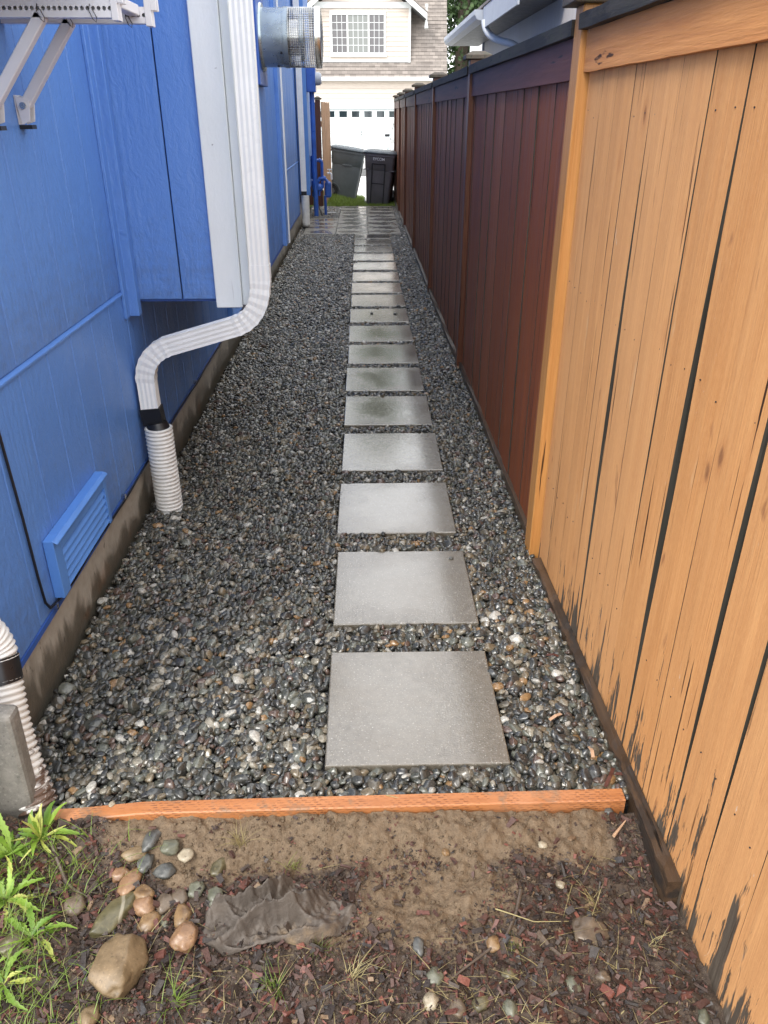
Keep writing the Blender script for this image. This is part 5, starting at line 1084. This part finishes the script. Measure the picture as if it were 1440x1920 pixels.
# ================================================================== NEIGHBOUR HOUSE BEHIND THE FENCE
nh = thing('grey_house', (2.6, 10, 0), 'pale grey neighbouring house with eave gutter behind the fence at upper right', 'house')
NX = 1.95; EX = 1.50
mb = MB(); mb.box(NX+.02, 8, 4.2, 14.2, -.05, 2.72); build('wall', mb, M['nsid'], nh)
for k in range(66):
    mb = MB(); y0 = 4.22+k*.151; mb.box(NX, NX+.0195, y0, y0+.145, -.02, 2.70); build('siding_board', mb, M['nsid'], nh)
mb = MB(); mb.box(NX-.022, NX-.001, 14.12, 14.21, -.05, 2.62); build('corner_trim', mb, M['ntrim'], nh)
mb = MB(); mb.box(EX+.002, NX-.001, 8.6, 14.8, 2.50, 2.525); build('soffit', mb, M['grey'], nh)
mb = MB(); mb.box(EX-.02, EX, 8.6, 10.95, 2.42, 2.64); build('fascia', mb, M['ntrim'], nh)
mb = MB(); mb.prism([(EX, 10.97, 2.50), (EX-.09, 10.97, 2.52), (EX-.12, 10.97, 2.57), (EX-.12, 10.97, 2.62), (EX, 10.97, 2.62)], (0, 3.9, 0)); build('gutter', mb, M['ntrim'], nh)
mb = MB(); mb.prism([(EX-.03, 8.55, 2.645), (EX-.03, 8.55, 2.675), (5, 8.55, 4.3), (5, 8.55, 4.27)], (0, 6.35, 0)); build('roof', mb, M['shingle'], nh)
mb = MB(); mb.tube(arc((EX-.02, 10.8, 2.50), (EX-.02, 10.8, 2.32), (EX+.2, 10.6, 2.26), 8)+arc((EX+.24, 10.56, 2.25), (NX-.04, 10.4, 2.20), (NX-.04, 10.4, 1.9), 8)+[Vector((NX-.04, 10.4, .1))], .040, 10); build('downspout', mb, M['hwhite'], nh, smooth=True)
mb = MB(); mb.box(NX+.005, 8, 4.2, 8.55, 2.725, 4.6); build('upper_wall', mb, M['nsid'], nh)
mb = MB(); mb.box(NX-.03, NX+.018, 4.2, 8.6, 2.70, 2.735); build('band_trim', mb, M['ntrim'], nh)
mb = MB(); mb.box(2.9, 5, 14.9, 20, 2.4, 6); build('upper_storey', mb, M['nsid'], nh); mb = MB(); mb.box(2.87, 2.899, 14.86, 15.1, 2.4, 6); mb.box(2.9, 3.0, 14.86, 14.899, 2.4, 6); build('corner_trim', mb, M['hwhite'], nh)
gs = MB(); gs.box(2.15, 3.2, 16.8, 17.6, -.1, 2.78); o = build('white_shed', gs, M['hwhite'], bevel=.01); tag(o, 'white painted corner of an outbuilding showing past the grey house', 'outbuilding')

# ================================================================== TREES BEHIND
def tree(x, y, h, r, seed, label, zb=-.4):
    t = thing('conifer_tree', (x, y, zb), label, 'tree', 'tall dark conifers behind the cream house'); rn = np.random.default_rng(seed)
    mb = MB(); mb.tube([(x, y, zb), (x+.1, y, zb+h*.5), (x, y, zb+h*.97)], [r*.12, r*.07, .03], 8); tr = build('trunk', mb, M['bark'], t, smooth=True)
    for k in range(10):
        a_ = rn.uniform(0, 6.28); z_ = zb+h*rn.uniform(.15, .8); L = r*(1-(z_-zb)/h)*.8; mb = MB(); mb.tube([(x, y, z_), (x+math.cos(a_)*L, y+math.sin(a_)*L, z_+.2)], [.06, .015], 5); build('limb', mb, M['bark'], t)
    for nm, mat, N_, s0 in (('crown', 'tree', 14000, 0), ('crown_paler_leaves', 'tree2', 3600, 5)):  # second set mixes paler leaf clumps in at random
        nc = 150; cz = rn.uniform(.06, 1, nc)**.85; ca = rn.uniform(0, 6.28, nc); cr = r*(1-cz*.92)*np.sqrt(rn.uniform(.15, 1.05, nc))
        ci = rn.integers(0, nc, N_); sp = r*.20; pos = np.stack([x+cr[ci]*np.cos(ca[ci]), y+cr[ci]*np.sin(ca[ci]), zb+h*cz[ci]], 1)+rn.normal(0, 1, (N_, 3))*[sp, sp, sp*.7]
        a = rn.normal(0, 1, (N_, 3)); a[:, 2] -= .6; a /= np.linalg.norm(a, axis=1)[:, None]; b = np.cross(a, rn.normal(0, 1, (N_, 3))); b /= np.linalg.norm(b, axis=1)[:, None]
        L = rn.uniform(.14, .34, N_)[:, None]; W = L*.38; V = np.stack([pos-b*W*.3, pos+a*L*.5-b*W, pos+a*L, pos+a*L*.5+b*W], 1).reshape(-1, 3); V -= [x, y, zb]
        me = bpy.data.meshes.new(nm); me.from_pydata(V.tolist(), [], [(4*i, 4*i+1, 4*i+2, 4*i+3) for i in range(N_)]); me.materials.append(M[mat]); link(nm, me, t)
tree(6.2, 55, 22, 4.2, 1, 'tall dark conifer directly behind the cream roof edge'); tree(10.4, 57, 19, 4.2, 2, 'dark conifer between the cream roof and the grey house'); tree(8.0, 62, 25, 5.0, 3, 'taller dark conifer farthest back above the fence'); tree(15.5, 58, 18, 4.5, 4, 'dark conifer behind the grey house')
tree(.8, 56, 23, 5.0, 5, 'unseen broad conifer added behind the cream roof'); tree(-5.2, 57, 24, 5.0, 6, 'unseen conifer added behind the left end of the cream house'); tree(-11.5, 58, 22, 5.0, 7, 'unseen conifer added left of the cream house')  # unseen trees, added and sized to darken reflections in the wet pavers
for o in list(COL.objects):
    if o.type == 'MESH' and o.parent is None and o.location.length == 0 and o.get('category') and o.get('kind') != 'stuff':
        # give single-mesh things an origin at their own base
        bb = [Vector(c) for c in o.bound_box]; c = Vector((sum(v.x for v in bb)/8, sum(v.y for v in bb)/8, min(v.z for v in bb)))
        o.data.transform(Matrix.Translation(-c)); o.location = c
print('objects', len(bpy.data.objects))
